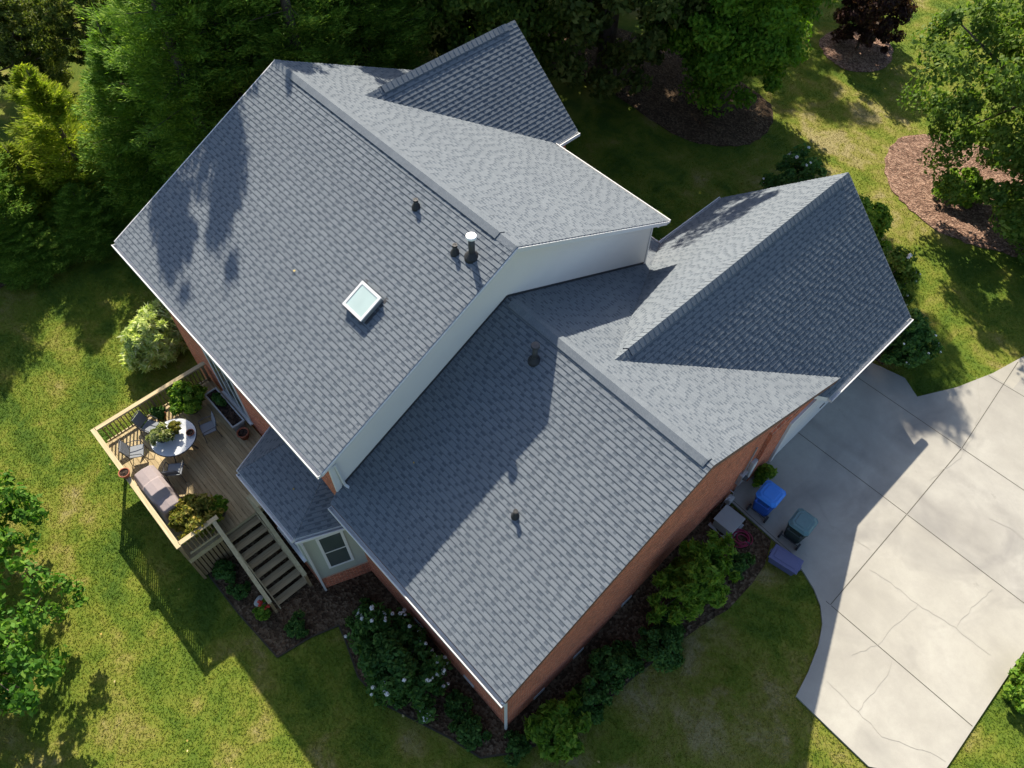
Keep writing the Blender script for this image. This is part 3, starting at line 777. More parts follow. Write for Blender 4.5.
# ------------------------------------------------------------------ wooden deck
DF = 1.70
deck = empty('wooden_deck', (4.6, -8.5, 0), 0, 'raised weathered wooden deck with baluster railing and stairs behind the house', 'deck')
HO_house = HO.copy()
def at_origin(o):
    global HO
    HO = Vector(o.location)
at_origin(deck)
X0, X1, Y0, Y1 = 1.72, 7.42, -10.68, -6.5
m = HB(); y = Y0+.02
while y < Y1-.05:
    y1 = min(y+.137, Y1); j = random.choice([X0+1.9, X0+3.7, X0+2.8])
    m.box(X0, j-.003, y, y1, DF-.035, DF+random.uniform(-.003, .003)); m.box(j+.003, X1+.02, y, y1, DF-.035, DF+random.uniform(-.003, .003)); y = y1+.008
m.build('deck_floor', M['deck_x'], deck)
m = HB()
m.box(X0+.02, X1, Y0+.03, Y0+.07, DF-.28, DF-.04); m.box(X0+.02, X0+.06, Y0+.08, Y1, DF-.28, DF-.04); m.box(X1-.04, X1, Y0+.08, Y1, DF-.28, DF-.04)
k = X0+.5
while k < X1-.1: m.box(k, k+.04, Y0+.08, Y1, DF-.24, DF-.04); k += .42
m.build('deck_frame', M['rail_x'], deck)
m = HB()                                                            # upright skirt boards under the right front corner
k = X1-2.2
while k < X1-.04: m.box(k, k+.1, Y0+.075, Y0+.1, .12, DF-.29); k += .135
k = Y0+.12
while k < -9.45: m.box(X1-.075, X1-.05, k, k+.1, .12, DF-.29); k += .135
m.build('skirt_board', M['bal'], deck)
for (px, py) in ((X0+.06, Y0+.06), (3.6, Y0+.06), (5.5, Y0+.06), (X1-.05, Y0+.06), (X0+.06, -8.6), (X0+.06, Y1-.08), (X1-.06, -9.4), (X1+.02, -8.12)):
    m = HB(); m.box(px-.045, px+.045, py-.045, py+.045, 0, DF+.955); m.build('post', M['bal'], deck)
RT = 2.70
def railing(a, b, along):
    a = Vector((*a, 0)); b = Vector((*b, 0)); d = (b-a).normalized(); n = Vector((-d.y, d.x, 0))
    m = HB(); m.bar(a+Vector((0, 0, DF+.12)), b+Vector((0, 0, DF+.12)), .04, .09)
    r = m.build('railing', M['rail_x'] if along == 0 else M['deck_y'], deck)
    m = HB(); m.bar(a+Vector((0, 0, RT-.09)), b+Vector((0, 0, RT-.09)), .04, .09); m.build('top_rail', M['rail_x'] if along == 0 else M['deck_y'], r)
    m = HB(); m.bar(a+Vector((0, 0, RT-.02))-d*.07, b+Vector((0, 0, RT-.02))+d*.07, .15, .045); m.build('rail_cap', M['rail_x'] if along == 0 else M['deck_y'], r)
    Lr = (b-a).length; k = .12
    proto = None
    while k < Lr-.05:
        p = a+d*k+n*0.0; mm = HB(); mm.box(p.x-.019, p.x+.019, p.y-.019, p.y+.019, DF+.06, RT-.1); mm.build('baluster', M['bal'], r); k += .135
railing((X0+.06, Y0+.06), (X1-.03, Y0+.06), 0)
railing((X0+.06, Y0+.19), (X0+.06, Y1), 1)
railing((X1-.08, Y0+.19), (X1-.08, -9.3), 1)
m = HB(); m.bar((X1-.05, -8.12, RT-.02), (X1+.5, -8.08, RT-.02), .13, .045); m.bar((X1, -8.12, DF+.15), (X1+.45, -8.08, DF+.15), .04, .09); m.build('rail_cap', M['rail_x'], deck)
# stairs
nst = 8; rise = DF/(nst+1); run = .31
m = HB()
for yy in (-9.36, -8.22):
    m.hexa([(X1, yy-.02, DF-.42), (X1+run*nst+.1, yy-.02, -.02), (X1+run*nst+.1, yy+.02, -.02), (X1, yy+.02, DF-.42)], [(X1, yy-.02, DF-.06), (X1+run*nst+.1, yy-.02, .1), (X1+run*nst+.1, yy+.02, .1), (X1, yy+.02, DF-.06)])
st = m.build('staircase', M['rail_x'], deck)
for k in range(nst):
    z = DF-rise*(k+1); x = X1+.03+run*k; m = HB()
    m.box(x, x+.128, -9.34, -8.24, z-.035, z); m.box(x+.134, x+.265, -9.34, -8.24, z-.035, z); m.build('tread', M['tread'], st)
for (ya, yb) in ((-9.40, -9.52), (-8.15, -8.2)):
    z1 = RT-.02; xa, xb = X1-.05, X1+run*nst+.12; z2 = 1.02
    m = HB(); m.bar((xa, ya, z1), (xb, yb, z2), .13, .045); m.bar((xa, ya, z1-.08), (xb, yb, z2-.08), .04, .09); m.bar((xa, ya, DF+.2), (xb, yb, .25), .04, .09); hr = m.build('handrail', M['rail_x'], st)
    m = HB(); m.box(xb-.08, xb+.01, yb-.045, yb+.045, 0, z2-.03); m.build('post', M['bal'], hr)
    for k in range(1, 17):
        t = k/17; px = xa+(xb-xa)*t; py = ya+(yb-ya)*t; mm = HB(); mm.box(px-.019, px+.019, py-.019, py+.019, .2+(DF+.2-.25)*(1-t)+.02, z1+(z2-z1)*t-.1); mm.build('baluster', M['bal'], hr)

# ------------------------------------------------------------------ foliage generators
def leaf_quads(C, size, nbias, rng, elong=1.7, jitter=.9):
    n = len(C); nr = nbias+rng.normal(size=(n, 3))*jitter; nr /= np.linalg.norm(nr, axis=1)[:, None]+1e-9
    t = rng.normal(size=(n, 3)); t -= nr*(t*nr).sum(1)[:, None]; t /= np.linalg.norm(t, axis=1)[:, None]+1e-9
    b = np.cross(nr, t); s = size*rng.uniform(.65, 1.3, n)[:, None]
    a = t*s*elong*.5; w = b*s*.5; d = nr*s*.12
    V = np.stack([C-a, C+w*.95-a*.1+d, C+a, C-w*.95-a*.1+d], 1).reshape(-1, 3)
    return V, np.arange(4*n).reshape(n, 4)
def crown_points(rng, nclump, per, rx, ry, rz, cr, lump=.28, shell=.45, flat=.7, holes=0.):
    """leaf positions in clumps spread through an uneven ellipsoid round the origin"""
    d = rng.normal(size=(nclump, 3)); d /= np.linalg.norm(d, axis=1)[:, None]
    k = [rng.normal(size=3)*2.2 for _ in range(5)]; ph = rng.uniform(0, 6.28, 5)
    lumpv = sum(np.sin(d@kk+p) for kk, p in zip(k, ph))/5
    r = (1+lump*lumpv*1.6)*(1-shell*rng.random(nclump)**1.6)
    c = d*r[:, None]*np.array([rx, ry, rz])
    up = d*np.array([1, 1, .6])+np.array([0, 0, .45])
    cs = cr*rng.uniform(.55, 1.35, nclump)
    P = rng.normal(size=(nclump, per, 3)); P /= np.linalg.norm(P, axis=2)[:, :, None]+1e-9
    P *= (rng.random((nclump, per, 1))**.45)
    P = P*cs[:, None, None]*np.array([1, 1, flat])+c[:, None, :]
    nb = (up[:, None, :]*.9+(P-c[:, None, :])/cs[:, None, None]*.5)
    return c, P.reshape(-1, 3), nb.reshape(-1, 3)
def trunk_mb(h, r, limbs, rng, base=0.):
    if h < 4: r *= .35
    m = MB(); pts = [(0, 0, -.15)]; R = [r*1.35]
    n = 6
    for i in range(1, n+1):
        t = i/n; pts.append((rng.normal()*.04*h*t*.3, rng.normal()*.04*h*t*.3, h*t)); R.append(r*(1-.62*t))
    m.tube(pts, R, 9)
    for e in limbs:
        z = h*rng.uniform(.35, .95); s = np.array([0, 0, z]); mid = s*.5+np.array(e)*.5+np.array([0, 0, .12*np.linalg.norm(e)])*rng.uniform(-.3, .8)
        m.tube([tuple(s), tuple(mid), tuple(e)], [r*.36, r*.22, r*.05], 6)
    return m
def make_tree(name, label, loc, h, r, mat, seed, zlow=.2, nclump=260, per=170, leaf=.14, cr=.6, group=None, cat='tree', lump=.3, squash=1., rz=0., shell=.5, skirt=None):
    rng = np.random.default_rng(seed); t = empty(name, loc, rz, label, cat, group)
    zc = h*(1+zlow)/2; hz = h*(1-zlow)/2*squash
    c, P, nb = crown_points(rng, nclump, per, r, r, hz, cr, lump, shell)
    c = c+np.array([0, 0, zc]); P = P+np.array([0, 0, zc])
    if skirt:
        c2, P2, nb2 = crown_points(rng, skirt[3], per, skirt[1], skirt[1], skirt[2], cr, lump, shell); o = np.array([0, 0, skirt[0]])
        c = np.concatenate([c, c2+o]); P = np.concatenate([P, P2+o]); nb = np.concatenate([nb, nb2])
    P[:, 2] = np.maximum(P[:, 2], .3)
    V, F_ = leaf_quads(P, leaf, nb, rng)
    link('crown', npmesh('crown', V, F_, M[mat]), t)
    ls = c[rng.choice(len(c), min(26, len(c)), replace=False)]
    trunk_mb(h*.72, .035*h**.9+.05, ls, rng).build('trunk', M['bark'], t, True)
    return t
def make_conifer(name, label, loc, h, r, mat, seed, group=None, dens=1., low=.02, leaf=.2, rz=0., blunt=1.55):
    """tapered evergreen: whorls of drooping, up-tipped sprays"""
    rng = np.random.default_rng(seed); t = empty(name, loc, rz, label, 'tree', group)
    Vs = []; nb = int(330*dens*h/12*r/2.6)
    z = h*(low+(1-low)*(1-np.sqrt(rng.random(nb)))); 
    tt = z/h; prof = np.minimum(1, (1-tt)*blunt)*(.75+.25*np.minimum(1, tt*6))
    L_ = r*prof*rng.uniform(.62, 1.18, nb)+.12
    az = rng.uniform(0, 6.283, nb); el = rng.uniform(-.25, .35, nb)+tt*.7
    pts = []; nbv = []
    npb = 210
    u = rng.random((nb, npb))**.62                              # along the branch, denser at the tip
    dirv = np.stack([np.cos(az)*np.cos(el), np.sin(az)*np.cos(el), np.sin(el)], 1)
    side = np.stack([-np.sin(az), np.cos(az), np.zeros(nb)], 1)
    wid = (.42*L_[:, None]*(1.08-u)*.6+.08)
    sv = rng.normal(size=(nb, npb))*wid; uz = rng.normal(size=(nb, npb))*.10
    P = dirv[:, None, :]*(u*L_[:, None])[:, :, None]+side[:, None, :]*sv[:, :, None]
    P[:, :, 2] += z[:, None]+uz-.10*(u*L_[:, None])**1.3*.8+.16*np.maximum(u-.75, 0)*L_[:, None]
    P = P.reshape(-1, 3); D = (dirv[:, None, :]+side[:, None, :]*(np.sign(sv)*.75)[:, :, None]+rng.normal(size=(nb, npb, 3))*.3+np.array([0, 0, .12])).reshape(-1, 3)
    D /= np.linalg.norm(D, axis=1)[:, None]; n = len(P)
    nr = np.array([0, 0, 1.])+rng.normal(size=(n, 3))*.55; b = np.cross(nr, D); b /= np.linalg.norm(b, axis=1)[:, None]+1e-9
    s = leaf*rng.uniform(.7, 1.4, n)[:, None]
    V = np.stack([P-D*s*.6, P+b*s*.15, P+D*s*.8, P-b*s*.15], 1).reshape(-1, 3)
    V[:, 2] = np.maximum(V[:, 2], .05)
    link('crown', npmesh('crown', V, np.arange(4*n).reshape(n, 4), M[mat]), t)
    m = MB(); m.tube([(0, 0, -.1), (0, 0, h*.5), (0, 0, h*.97)], [.022*h, .014*h, .01], 8)
    for k in range(0, nb, 5):
        e = dirv[k]*L_[k]*.8; m.tube([(0, 0, z[k]), (e[0], e[1], z[k]+e[2]-.03*L_[k])], [.03, .008], 4, False)
    m.build('trunk', M['bark'], t, True)
    return t
def bloom_mesh(name, r, mat, seed):
    rng = np.random.default_rng(seed); C = rng.normal(size=(34, 3)); C /= np.linalg.norm(C, axis=1)[:, None]; C[:, 2] = np.abs(C[:, 2])*.8
    V, F_ = leaf_quads(C*r*.8, r*.75, C*1.6, rng, 1.1, .5); return npmesh(name, V, F_, mat)
BLOOM = bloom_mesh('bloom', .058, M['petal'], 3); BLOOM_S = bloom_mesh('small_bloom', .034, M['petal'], 4); BLOOM_B = bloom_mesh('panicle', .065, M['petal'], 5); BLOOM_R = bloom_mesh('red_bloom', .06, M['redpetal'], 6)
def make_shrub(name, label, loc, rx, ry, h, mat, seed, nclump=90, per=90, leaf=.07, cr=.2, flowers=None, nfl=0, group=None, cat='shrub', lump=.42, elong=1.8, zlow=.0, stem=True, ftop=.15, parent=None, fol='foliage', jitter=.9, rz=0, asroot=True):
    rng = np.random.default_rng(seed)
    t = empty(name, loc, rz, label, cat, group)
    zc = h*(.5+zlow*.5); hz = h*(.5-zlow*.5)
    c, P, nb = crown_points(rng, nclump, per, rx, ry, hz, cr, lump, .55, .75)
    c = c+np.array([0, 0, zc]); P = P+np.array([0, 0, zc]); P[:, 2] = np.maximum(P[:, 2], .02)
    V, F_ = leaf_quads(P, leaf, nb, rng, elong, jitter); link(fol, npmesh(fol, V, F_, M[mat]), t)
    if stem:
        m = MB(); q = c[rng.choice(len(c), min(16, len(c)), replace=False)]
        for e in q: m.tube([(e[0]*.08, e[1]*.08, -.05), (e[0]*.5, e[1]*.5, e[2]*.6), tuple(e)], [.02*h**.5+.006, .014*h**.5, .004], 5, False)
        m.build('stem', M['bark'], t)
    if flowers is not None:
        outer = P[(P[:, 2] > h*ftop)]; d = (outer-np.array([0, 0, zc]))/np.array([rx, ry, hz]); rr = np.linalg.norm(d, axis=1)
        o = outer[rr > np.quantile(rr, .86)]; sel = o[rng.choice(len(o), nfl, replace=False)]
        for p in sel:
            f = link('flower', flowers, t); f.location = tuple(p*1.02); s = rng.uniform(.7, 1.35); f.scale = (s, s, s); f.rotation_euler = (rng.uniform(-.5, .5), rng.uniform(-.5, .5), rng.uniform(0, 6))
    return t

# ------------------------------------------------------------------ trees
EG = 'tall dark evergreens left of the house'
conifers = [
 (-6.0, 0.9, 17.0, 2.8, 'tall dark evergreen closest to the left rake of the upper roof'),
 (-6.1, -0.9, 16.4, 2.5, 'dark evergreen beside the roof rake, next one towards the lawn'),
 (-4.2, 2.9, 14.4, 2.5, 'dark evergreen just left of the upper ridge tip'),
 (-9.4, -2.2, 6.6, 2.5, 'dark evergreen whose lower sprays meet the lawn at the roof eave corner'),
 (-8.6, 3.4, 15.5, 3.0, 'dark evergreen standing behind the ones along the roof rake'),
 (-12.2, -9.4, 9.5, 2.6, 'dark evergreen at the left edge where the mulch bed leaves the picture'),
 (-11.4, .8, 12.5, 3.2, 'broad dark evergreen in the middle of the left row'),
 (-5.2, 6.6, 14.0, 2.8, 'dark evergreen behind the upper left ridge end'),
 (-10.4, -8.6, 2.9, 1.9, 'low bushy dark evergreen at the left end of the mulch edge'),
 (-9.8, -5.9, 3.2, 1.8, 'low bushy dark evergreen beside the mulch edge near the roof corner'),
]
c0 = make_conifer('evergreen_tree', conifers[0][4], (conifers[0][0], conifers[0][1], gz(*conifers[0][:2])), 17.0, 2.8, 'lf_conifer', 21, EG, blunt=2.6, leaf=.15, dens=.85)
c1 = make_conifer('evergreen_tree', conifers[3][4], (conifers[3][0], conifers[3][1], gz(*conifers[3][:2])), 11, 2.9, 'lf_conifer', 22, EG, leaf=.14, dens=1.3)
c1.scale = (1, 1, .8)
for i, (x, y, h, r, lb) in enumerate(conifers):
    if i in (0, 3): continue
    p, h0, r0_ = (c0, 17.0, 2.8) if i in (1, 2, 4, 7) else (c1, 11, 2.9)
    copy_tree(p, (x, y, gz(x, y)), 1.3+i*1.7, (r/r0_, r/r0_, h/h0), lb)
LG = 'yellow green conifers at the left edge'
l0 = make_conifer('cypress_tree', 'sunlit yellow green conifer at the left edge, the taller one with a pointed top', (-11.4, -4.9, 0), 7.4, 2.0, 'lf_conifer_light', 31, LG, 1.2, .0, .15)
copy_tree(l0, (-12.2, -7.0, 0), 2.1, (1.1, 1.1, .60), 'lower bushy yellow green conifer at the left edge of the lawn')
copy_tree(l0, (-14.6, -4.6, 0), 4.1, (1.1, 1.1, .8), 'yellow green conifer behind the pointed one at the far left')
# forest behind
FG = 'woodland trees along the top edge'
f0 = make_tree('woodland_tree', 'dark leafy woodland tree above the upper roof ridge', (-11, 9.5, 1.4), 15, 4.6, 'lf_forest', 41, .1, 300, 170, .17, .75, FG)
f1 = make_tree('woodland_tree', 'olive leaved woodland tree between the roof tips', (-9.5, 17.5, 1.6), 14, 4.4, 'lf_forest2', 42, .1, 280, 170, .17, .7, FG)
forest = [(-4.6, 13.2, .9, 'woodland tree just beyond the front gable peak'), (-1.4, 18.0, 1.12, 'dark tree left of the bright green maple'),
          (-9.5, 25.5, .85, 'woodland tree behind the dark tree by the maple'), (-17, 21, 1.0, 'woodland tree in the second row above the ridge'), (-7, 37, .7, 'woodland tree behind the bright green maple'),
          (-20.5, -3.6, .45, 'dark tree at the upper left corner'), (-24.5, -2.2, .5, 'second dark tree at the upper left corner, behind the first'), (-19, -.2, .4, 'small dark tree behind the yellow green conifers'), (-25, 6.5, .5, 'woodland tree above the corner tree at the far upper left'), (-16.5, 5.5, .62, 'woodland tree behind the pointed yellow green conifer'), (-27, -10, .8, 'dark leafy tree beyond the left edge of the lawn'), (-24, 18, 1.0, 'far woodland tree above the evergreens'), (-10, 33, 1.0, 'far woodland tree behind the maple group')]
for i, (x, y, s, lb) in enumerate(forest):
    copy_tree((f0, f1)[i % 2], (x, y, gz(x, y)), i*2.3, s, lb)
make_tree('maple_tree', 'bright green leafy tree standing in the dark mulch bed beyond the roof', (3.94, 20.4, 1.65), 16.2, 3.5, 'lf_maple', 51, .10, 340, 240, .135, .70, skirt=(4.2, 3.7, 2.5, 130))
make_tree('plum_tree', 'small purple leaved tree in the round mulch ring at the top', (5.9, 29.9, 1.65), 4.8, 1.8, 'lf_plum', 52, .06, 130, 120, .13, .4)
make_tree('shade_tree', 'large green tree at the upper right over the brown mulch bed', (18.2, 24.3, 1.65), 13, 5.0, 'lf_oak', 53, .02, 450, 270, .12, .72)
NG = 'small glossy leaved trees at the lower left'
n0 = make_tree('lawn_tree', 'small glossy leaved tree at the left edge just below the deck', (2.0, -15.2, 0), 3.2, 2.3, 'lf_near', 54, .3, 150, 46, .115, .30, NG, lump=.55, shell=.9)
copy_tree(n0, (6.6, -16.6, 0), 2.2, 1.1, 'small glossy leaved tree in the lower left corner of the lawn')

# ------------------------------------------------------------------ shrubs and planted things
make_shrub('willow_shrub', 'pale variegated willow shrub at the corner of the deck and brick wall', (-2.15, -7.0, 0), 1.05, 1.15, 2.2, 'lf_vari', 61, 130, 110, .10, .24, elong=4.2)
make_shrub('flowering_shrub', 'wide dark green shrub dotted with white flowers behind the garage wing', (14.1, -7.75, 0), 1.65, 1.0, 1.7, 'lf_dark', 62, 190, 110, .09, .24, BLOOM, 97)
make_shrub('garden_shrub', 'tall light green shrub against the brick gable wall', (18.75, .35, gz(18.75, .35)), 1.0, 1.3, 2.5, 'lf_bright', 63, 260, 60, .085, .15, elong=3.0, lump=.6)
make_shrub('garden_shrub', 'round bright green shrub by the white downspout corner', (18.6, -5.5, gz(18.6, -5.5)), .75, .8, 1.3, 'lf_bright', 64, 90, 80, .14, .22)
make_shrub('garden_shrub', 'small dark shrub between the two bright green ones', (18.7, -3.0, gz(18.7, -3.0)), .6, .7, .9, 'lf_dark', 65, 70, 90, .08, .17)
make_shrub('garden_shrub', 'dark low shrub right below the tall light green one', (19.3, -1.5, gz(19.3, -1.5)), .65, .7, .8, 'lf_dark', 66, 70, 90, .07, .17)
make_shrub('garden_shrub', 'dark green shrub touching the round bright one', (18.9, -4.2, gz(18.9, -4.2)), .5, .55, 1.1, 'lf_dark', 67, 60, 90, .08, .16)
make_shrub('garden_shrub', 'low dark plant at the foot of the corner downspout', (16.9, -7.4, 0), .6, .4, .5, 'lf_dark', 68, 50, 70, .07, .14)
WF = 'tall white flowering shrubs before the garage front'
make_shrub('crape_myrtle', 'white flowering shrub behind the peak of the garage gable', (11.2, 16.2, 1.65), 1.1, 1.0, 3.2, 'lf_dark', 71, 110, 100, .10, .28, BLOOM_B, 22, WF)
make_shrub('crape_myrtle', 'white flowering shrub right of the garage gable peak', (14.3, 15.4, 1.65), 1.2, 1.1, 3.4, 'lf_bright', 72, 120, 100, .10, .28, BLOOM_B, 24, WF)
make_shrub('crape_myrtle', 'white flowering shrub halfway down the garage gable rake', (16.1, 14.2, 1.65), 1.0, 1.0, 3.0, 'lf_oak', 73, 110, 100, .10, .28, BLOOM_B, 20, WF)
make_shrub('crape_myrtle', 'dark flowering shrub beside the driveway corner of the garage', (18.25, 12.9, 1.65), .8, .75, 2.3, 'lf_dark', 74, 100, 100, .09, .24, BLOOM_S, 16, WF)
make_shrub('azalea_shrub', 'round dark shrub on the mulch under the upper right tree', (15.6, 23.0, 1.65), 1.0, 1.0, 1.3, 'lf_bright', 75, 80, 90, .09, .22)
make_shrub('edge_shrub', 'leafy plant on the grass at the right edge of the driveway', (27.25, 5.1, 1.65), .55, .8, .9, 'lf_bright', 76, 60, 80, .09, .18)
make_shrub('fern_plant', 'bluish green plant beside the lower deck corner', (7.75, -10.0, 0), .42, .42, .55, 'lf_dark', 77, 40, 60, .08, .14)
make_shrub('wall_plant', 'fresh green plant against the brick wall beside the blue bin', (18.0, 4.95, DZ), .33, .4, .75, 'lf_bright', 78, 40, 70, .08, .13)

BG = 'low plants filling the mulch beds behind the house'
b0 = make_shrub('bed_plant', 'low dark plant beside the brick base of the bay', (12.0, -7.5, 0), .5, .45, .45, 'lf_dark', 93, 46, 60, .06, .12, group=BG)
for bx_, by_, sc_, lb_ in ((10.9, -9.3, .8, 'low dark plant at the bed corner beyond the foot of the stairs'), (16.1, -7.1, .8, 'low dark plant under the rear eave between the flowering shrub and the corner'), (18.2, -6.6, .9, 'low dark plant just outside the downspout corner, by the round bright shrub'), (19.35, 1.9, .9, 'low dark plant on the mulch below the coiled hose'), (8.6, -10.0, .7, 'low dark plant in the bed along the stair rail')):
    copy_tree(b0, (bx_, by_, gz(bx_, by_)), bx_*2.1, sc_, lb_)
# ------------------------------------------------------------------ deck furniture
def pot_prof(r, h): return [(r*.72, 0), (r*.95, h*.86), (r*1.06, h*.86), (r*1.06, h), (r*.9, h), (r*.86, h*.85)]
def make_pot(name, label, loc, r, h, mat, plant=None, seed=1, cat='planter', group=None):
    t = empty(name, loc, 0, label, cat, group)
    m = MB(); m.lathe(pot_prof(r, h), (0, 0, 0), 20, True, False); m.build('pot', M[mat], t, True)
    m = MB(); m.lathe([(.02, h*.84), (r*.88, h*.84)], (0, 0, 0), 20, True, False); m.build('soil', M['soil'], t)
    if plant:
        mat2, rr, hh, nc, leaf, el = plant; rng = np.random.default_rng(seed)
        c, P, nb = crown_points(rng, nc, 80, rr, rr, hh*.5, rr*.28, .3, .6, .8); P = P+np.array([0, 0, h*.84+hh*.42]); P[:, 2] = np.maximum(P[:, 2], h*.2)
        V, F_ = leaf_quads(P, leaf, nb, rng, el); link('foliage', npmesh('foliage', V, F_, M[mat2]), t)
    return t
tx, ty = 3.62, -8.78
t = empty('patio_table', (tx, ty, DF), 0, 'round pale topped patio table with plants on it on the deck', 'table')
m = MB(); m.lathe([(.60, .685), (.74, .69), (.75, .70), (.75, .72), (.735, .73)], (0, 0, 0), 40); m.build('tabletop', M['tabletop'], t)
m = MB(); m.tube([(.745*math.cos(a), .745*math.sin(a), .708) for a in np.linspace(0, 2*PI, 41)[:-1]], .022, 8, True, True); m.build('rim', M['dark_metal'], t)
for a in (0.8, 2.37, 3.94, 5.5):
    m = MB(); m.tube([(.58*math.cos(a), .58*math.sin(a), 0), (.42*math.cos(a), .42*math.sin(a), .4), (.5*math.cos(a), .5*math.sin(a), .69)], .018, 8); m.build('leg', M['dark_metal'], t)
def make_chair(loc, rz, label):
    t = empty('patio_chair', loc, rz, label, 'chair', 'metal chairs around the patio table')
    m = MB()
    m.hexa([(-.22, -.22, .415), (.22, -.22, .415), (.24, .22, .42), (-.24, .22, .42)], [(-.22, -.22, .435), (.22, -.22, .435), (.24, .22, .44), (-.24, .22, .44)]); m.build('seat', M['mesh_seat'], t)
    m = MB(); m.hexa([(-.22, -.235, .5), (.22, -.235, .5), (.22, -.215, .5), (-.22, -.215, .5)], [(-.21, -.36, .92), (.21, -.36, .92), (.21, -.34, .92), (-.21, -.34, .92)]); m.build('backrest', M['mesh_seat'], t)
    m = MB(); m.tube([(-.23, -.23, .43), (-.23, -.36, .94), (-.12, -.37, .98), (.12, -.37, .98), (.23, -.36, .94), (.23, -.23, .43)], .013, 6); m.tube([(-.23, -.23, .43), (-.25, .23, .43), (.25, .23, .43), (.23, -.23, .43)], .012, 6); m.build('frame', M['dark_metal'], t)
    for (x, y) in ((-.24, .21), (.24, .21), (-.23, -.25), (.23, -.25)):
        m = MB(); m.tube([(x, y, .43), (x*1.12, y*1.15, 0)], .013, 6); m.build('leg', M['dark_metal'], t)
    for sx in (-1, 1):
        m = MB(); m.tube([(sx*.25, -.29, .66), (sx*.285, 0, .67), (sx*.27, .2, .62), (sx*.25, .22, .43)], .014, 6); m.build('armrest', M['dark_metal'], t)
    return t
def facing(x, y): return math.atan2(ty-y, tx-x)-PI/2
ch = [(3.86, -7.72, 'metal chair between the table and the long planter'), (4.55, -9.35, 'metal chair half under the table on the stairs side'), (3.05, -9.95, 'metal chair at the front railing beside the covered grill'), (2.45, -9.15, 'metal chair left of the table in the railing corner')]
cc = make_chair((ch[0][0], ch[0][1], DF), facing(*ch[0][:2]), ch[0][2])
for x, y, lb in ch[1:]: copy_tree(cc, (x, y, DF), facing(x, y)+random.uniform(-.25, .25), None, lb)
TT = DF+.73
make_pot('table_planter', 'pot of cream and green trailing leaves on the patio table', (tx-.12, ty-.32, TT), .15, .16, 'dgrey_pot', ('lf_vari2', .36, .5, 34, .07, 2.6), 81)
make_pot('table_planter', 'dark pot with a small upright green plant on the patio table', (tx-.1, ty+.18, TT), .11, .17, 'dgrey_pot', ('lf_lime', .2, .3, 18, .06, 2.2), 82)
make_pot('table_pot', 'shallow terracotta dish at the edge of the patio table', (tx+.28, ty+.50, TT), .13, .1, 'terracotta', None, 83, 'pot')
make_pot('large_planter', 'large dark planter with a leafy green bush in the railing corner by the wall', (2.45, -7.65, DF), .36, .42, 'dgrey_pot', ('lf_bright', .62, .85, 60, .09, 2.0), 84)
make_pot('small_planter', 'small dark potted plant by the side railing, nearest the big planter', (2.08, -8.65, DF), .19, .25, 'terracotta', ('lf_dark', .27, .35, 22, .06, 1.8), 85)
make_pot('small_planter', 'small plant pot by the side railing, farther from the house wall', (2.12, -9.25, DF), .17, .24, 'dgrey_pot', ('lf_oak', .22, .3, 18, .06, 1.8), 86)
make_pot('stair_planter', 'large pot with yellow green bushy plant at the deck corner above the stairs', (6.62, -9.78, DF), .34, .4, 'dgrey_pot', ('lf_lime', .72, .85, 80, .08, 1.9), 87)
make_pot('stair_planter', 'pot of green leaves tucked beside the yellow green bush', (6.72, -9.08, DF), .22, .32, 'dgrey_pot', ('lf_bright', .36, .5, 34, .08, 1.9), 92)
make_pot('terracotta_pot', 'terracotta pot beside the end of the long planter', (4.72, -6.92, DF), .2, .3, 'terracotta', None, 88, 'pot')
make_pot('rail_pot', 'small terracotta pot standing on the front railing cap', (4.1, -10.62, RT+.003), .17, .2, 'terracotta', None, 89, 'pot')
make_pot('red_flower_pot', 'terracotta pot of red flowers at the foot of the stairs', (9.75, -9.82, 0), .17, .26, 'terracotta', ('lf_bright', .26, .34, 26, .06, 1.7), 90)
rp = bpy.data.objects['red_flower_pot']
for k in range(7):
    f = link('flower', BLOOM_R, rp); f.location = (random.uniform(-.2, .16)-.05, random.uniform(-.05, .22), random.uniform(.45, .6))
# long planter below the window
t = empty('trough_planter', (3.48, -6.86, DF), 0, 'long grey planter box with a pale rim under the window', 'planter')
m = MB(); m.hexa([(-.86, -.17, 0), (.86, -.17, 0), (.86, .17, 0), (-.86, .17, 0)], [(-.93, -.22, .38), (.93, -.22, .38), (.93, .22, .38), (-.93, .22, .38)]); m.build('trough', M['grey_box'], t)
m = MB()
for (a, b, c, d) in ((-.95, .95, -.24, -.19), (-.95, .95, .19, .24), (-.95, -.90, -.19, .19), (.90, .95, -.19, .19)): m.box(a, b, c, d, .383, .43)
m.build('rim', M['stone'], t)
m = MB(); m.box(-.90, .90, -.19, .19, .382, .395); m.build('soil', M['soil'], t)
rng = np.random.default_rng(91); c, P, nb = crown_points(rng, 26, 60, .42, .14, .14, .09, .3, .6, .8); V, F_ = leaf_quads(P+np.array([-.3, 0, .5]), .06, nb, rng); link('foliage', npmesh('foliage', V, F_, M['lf_dark']), t)
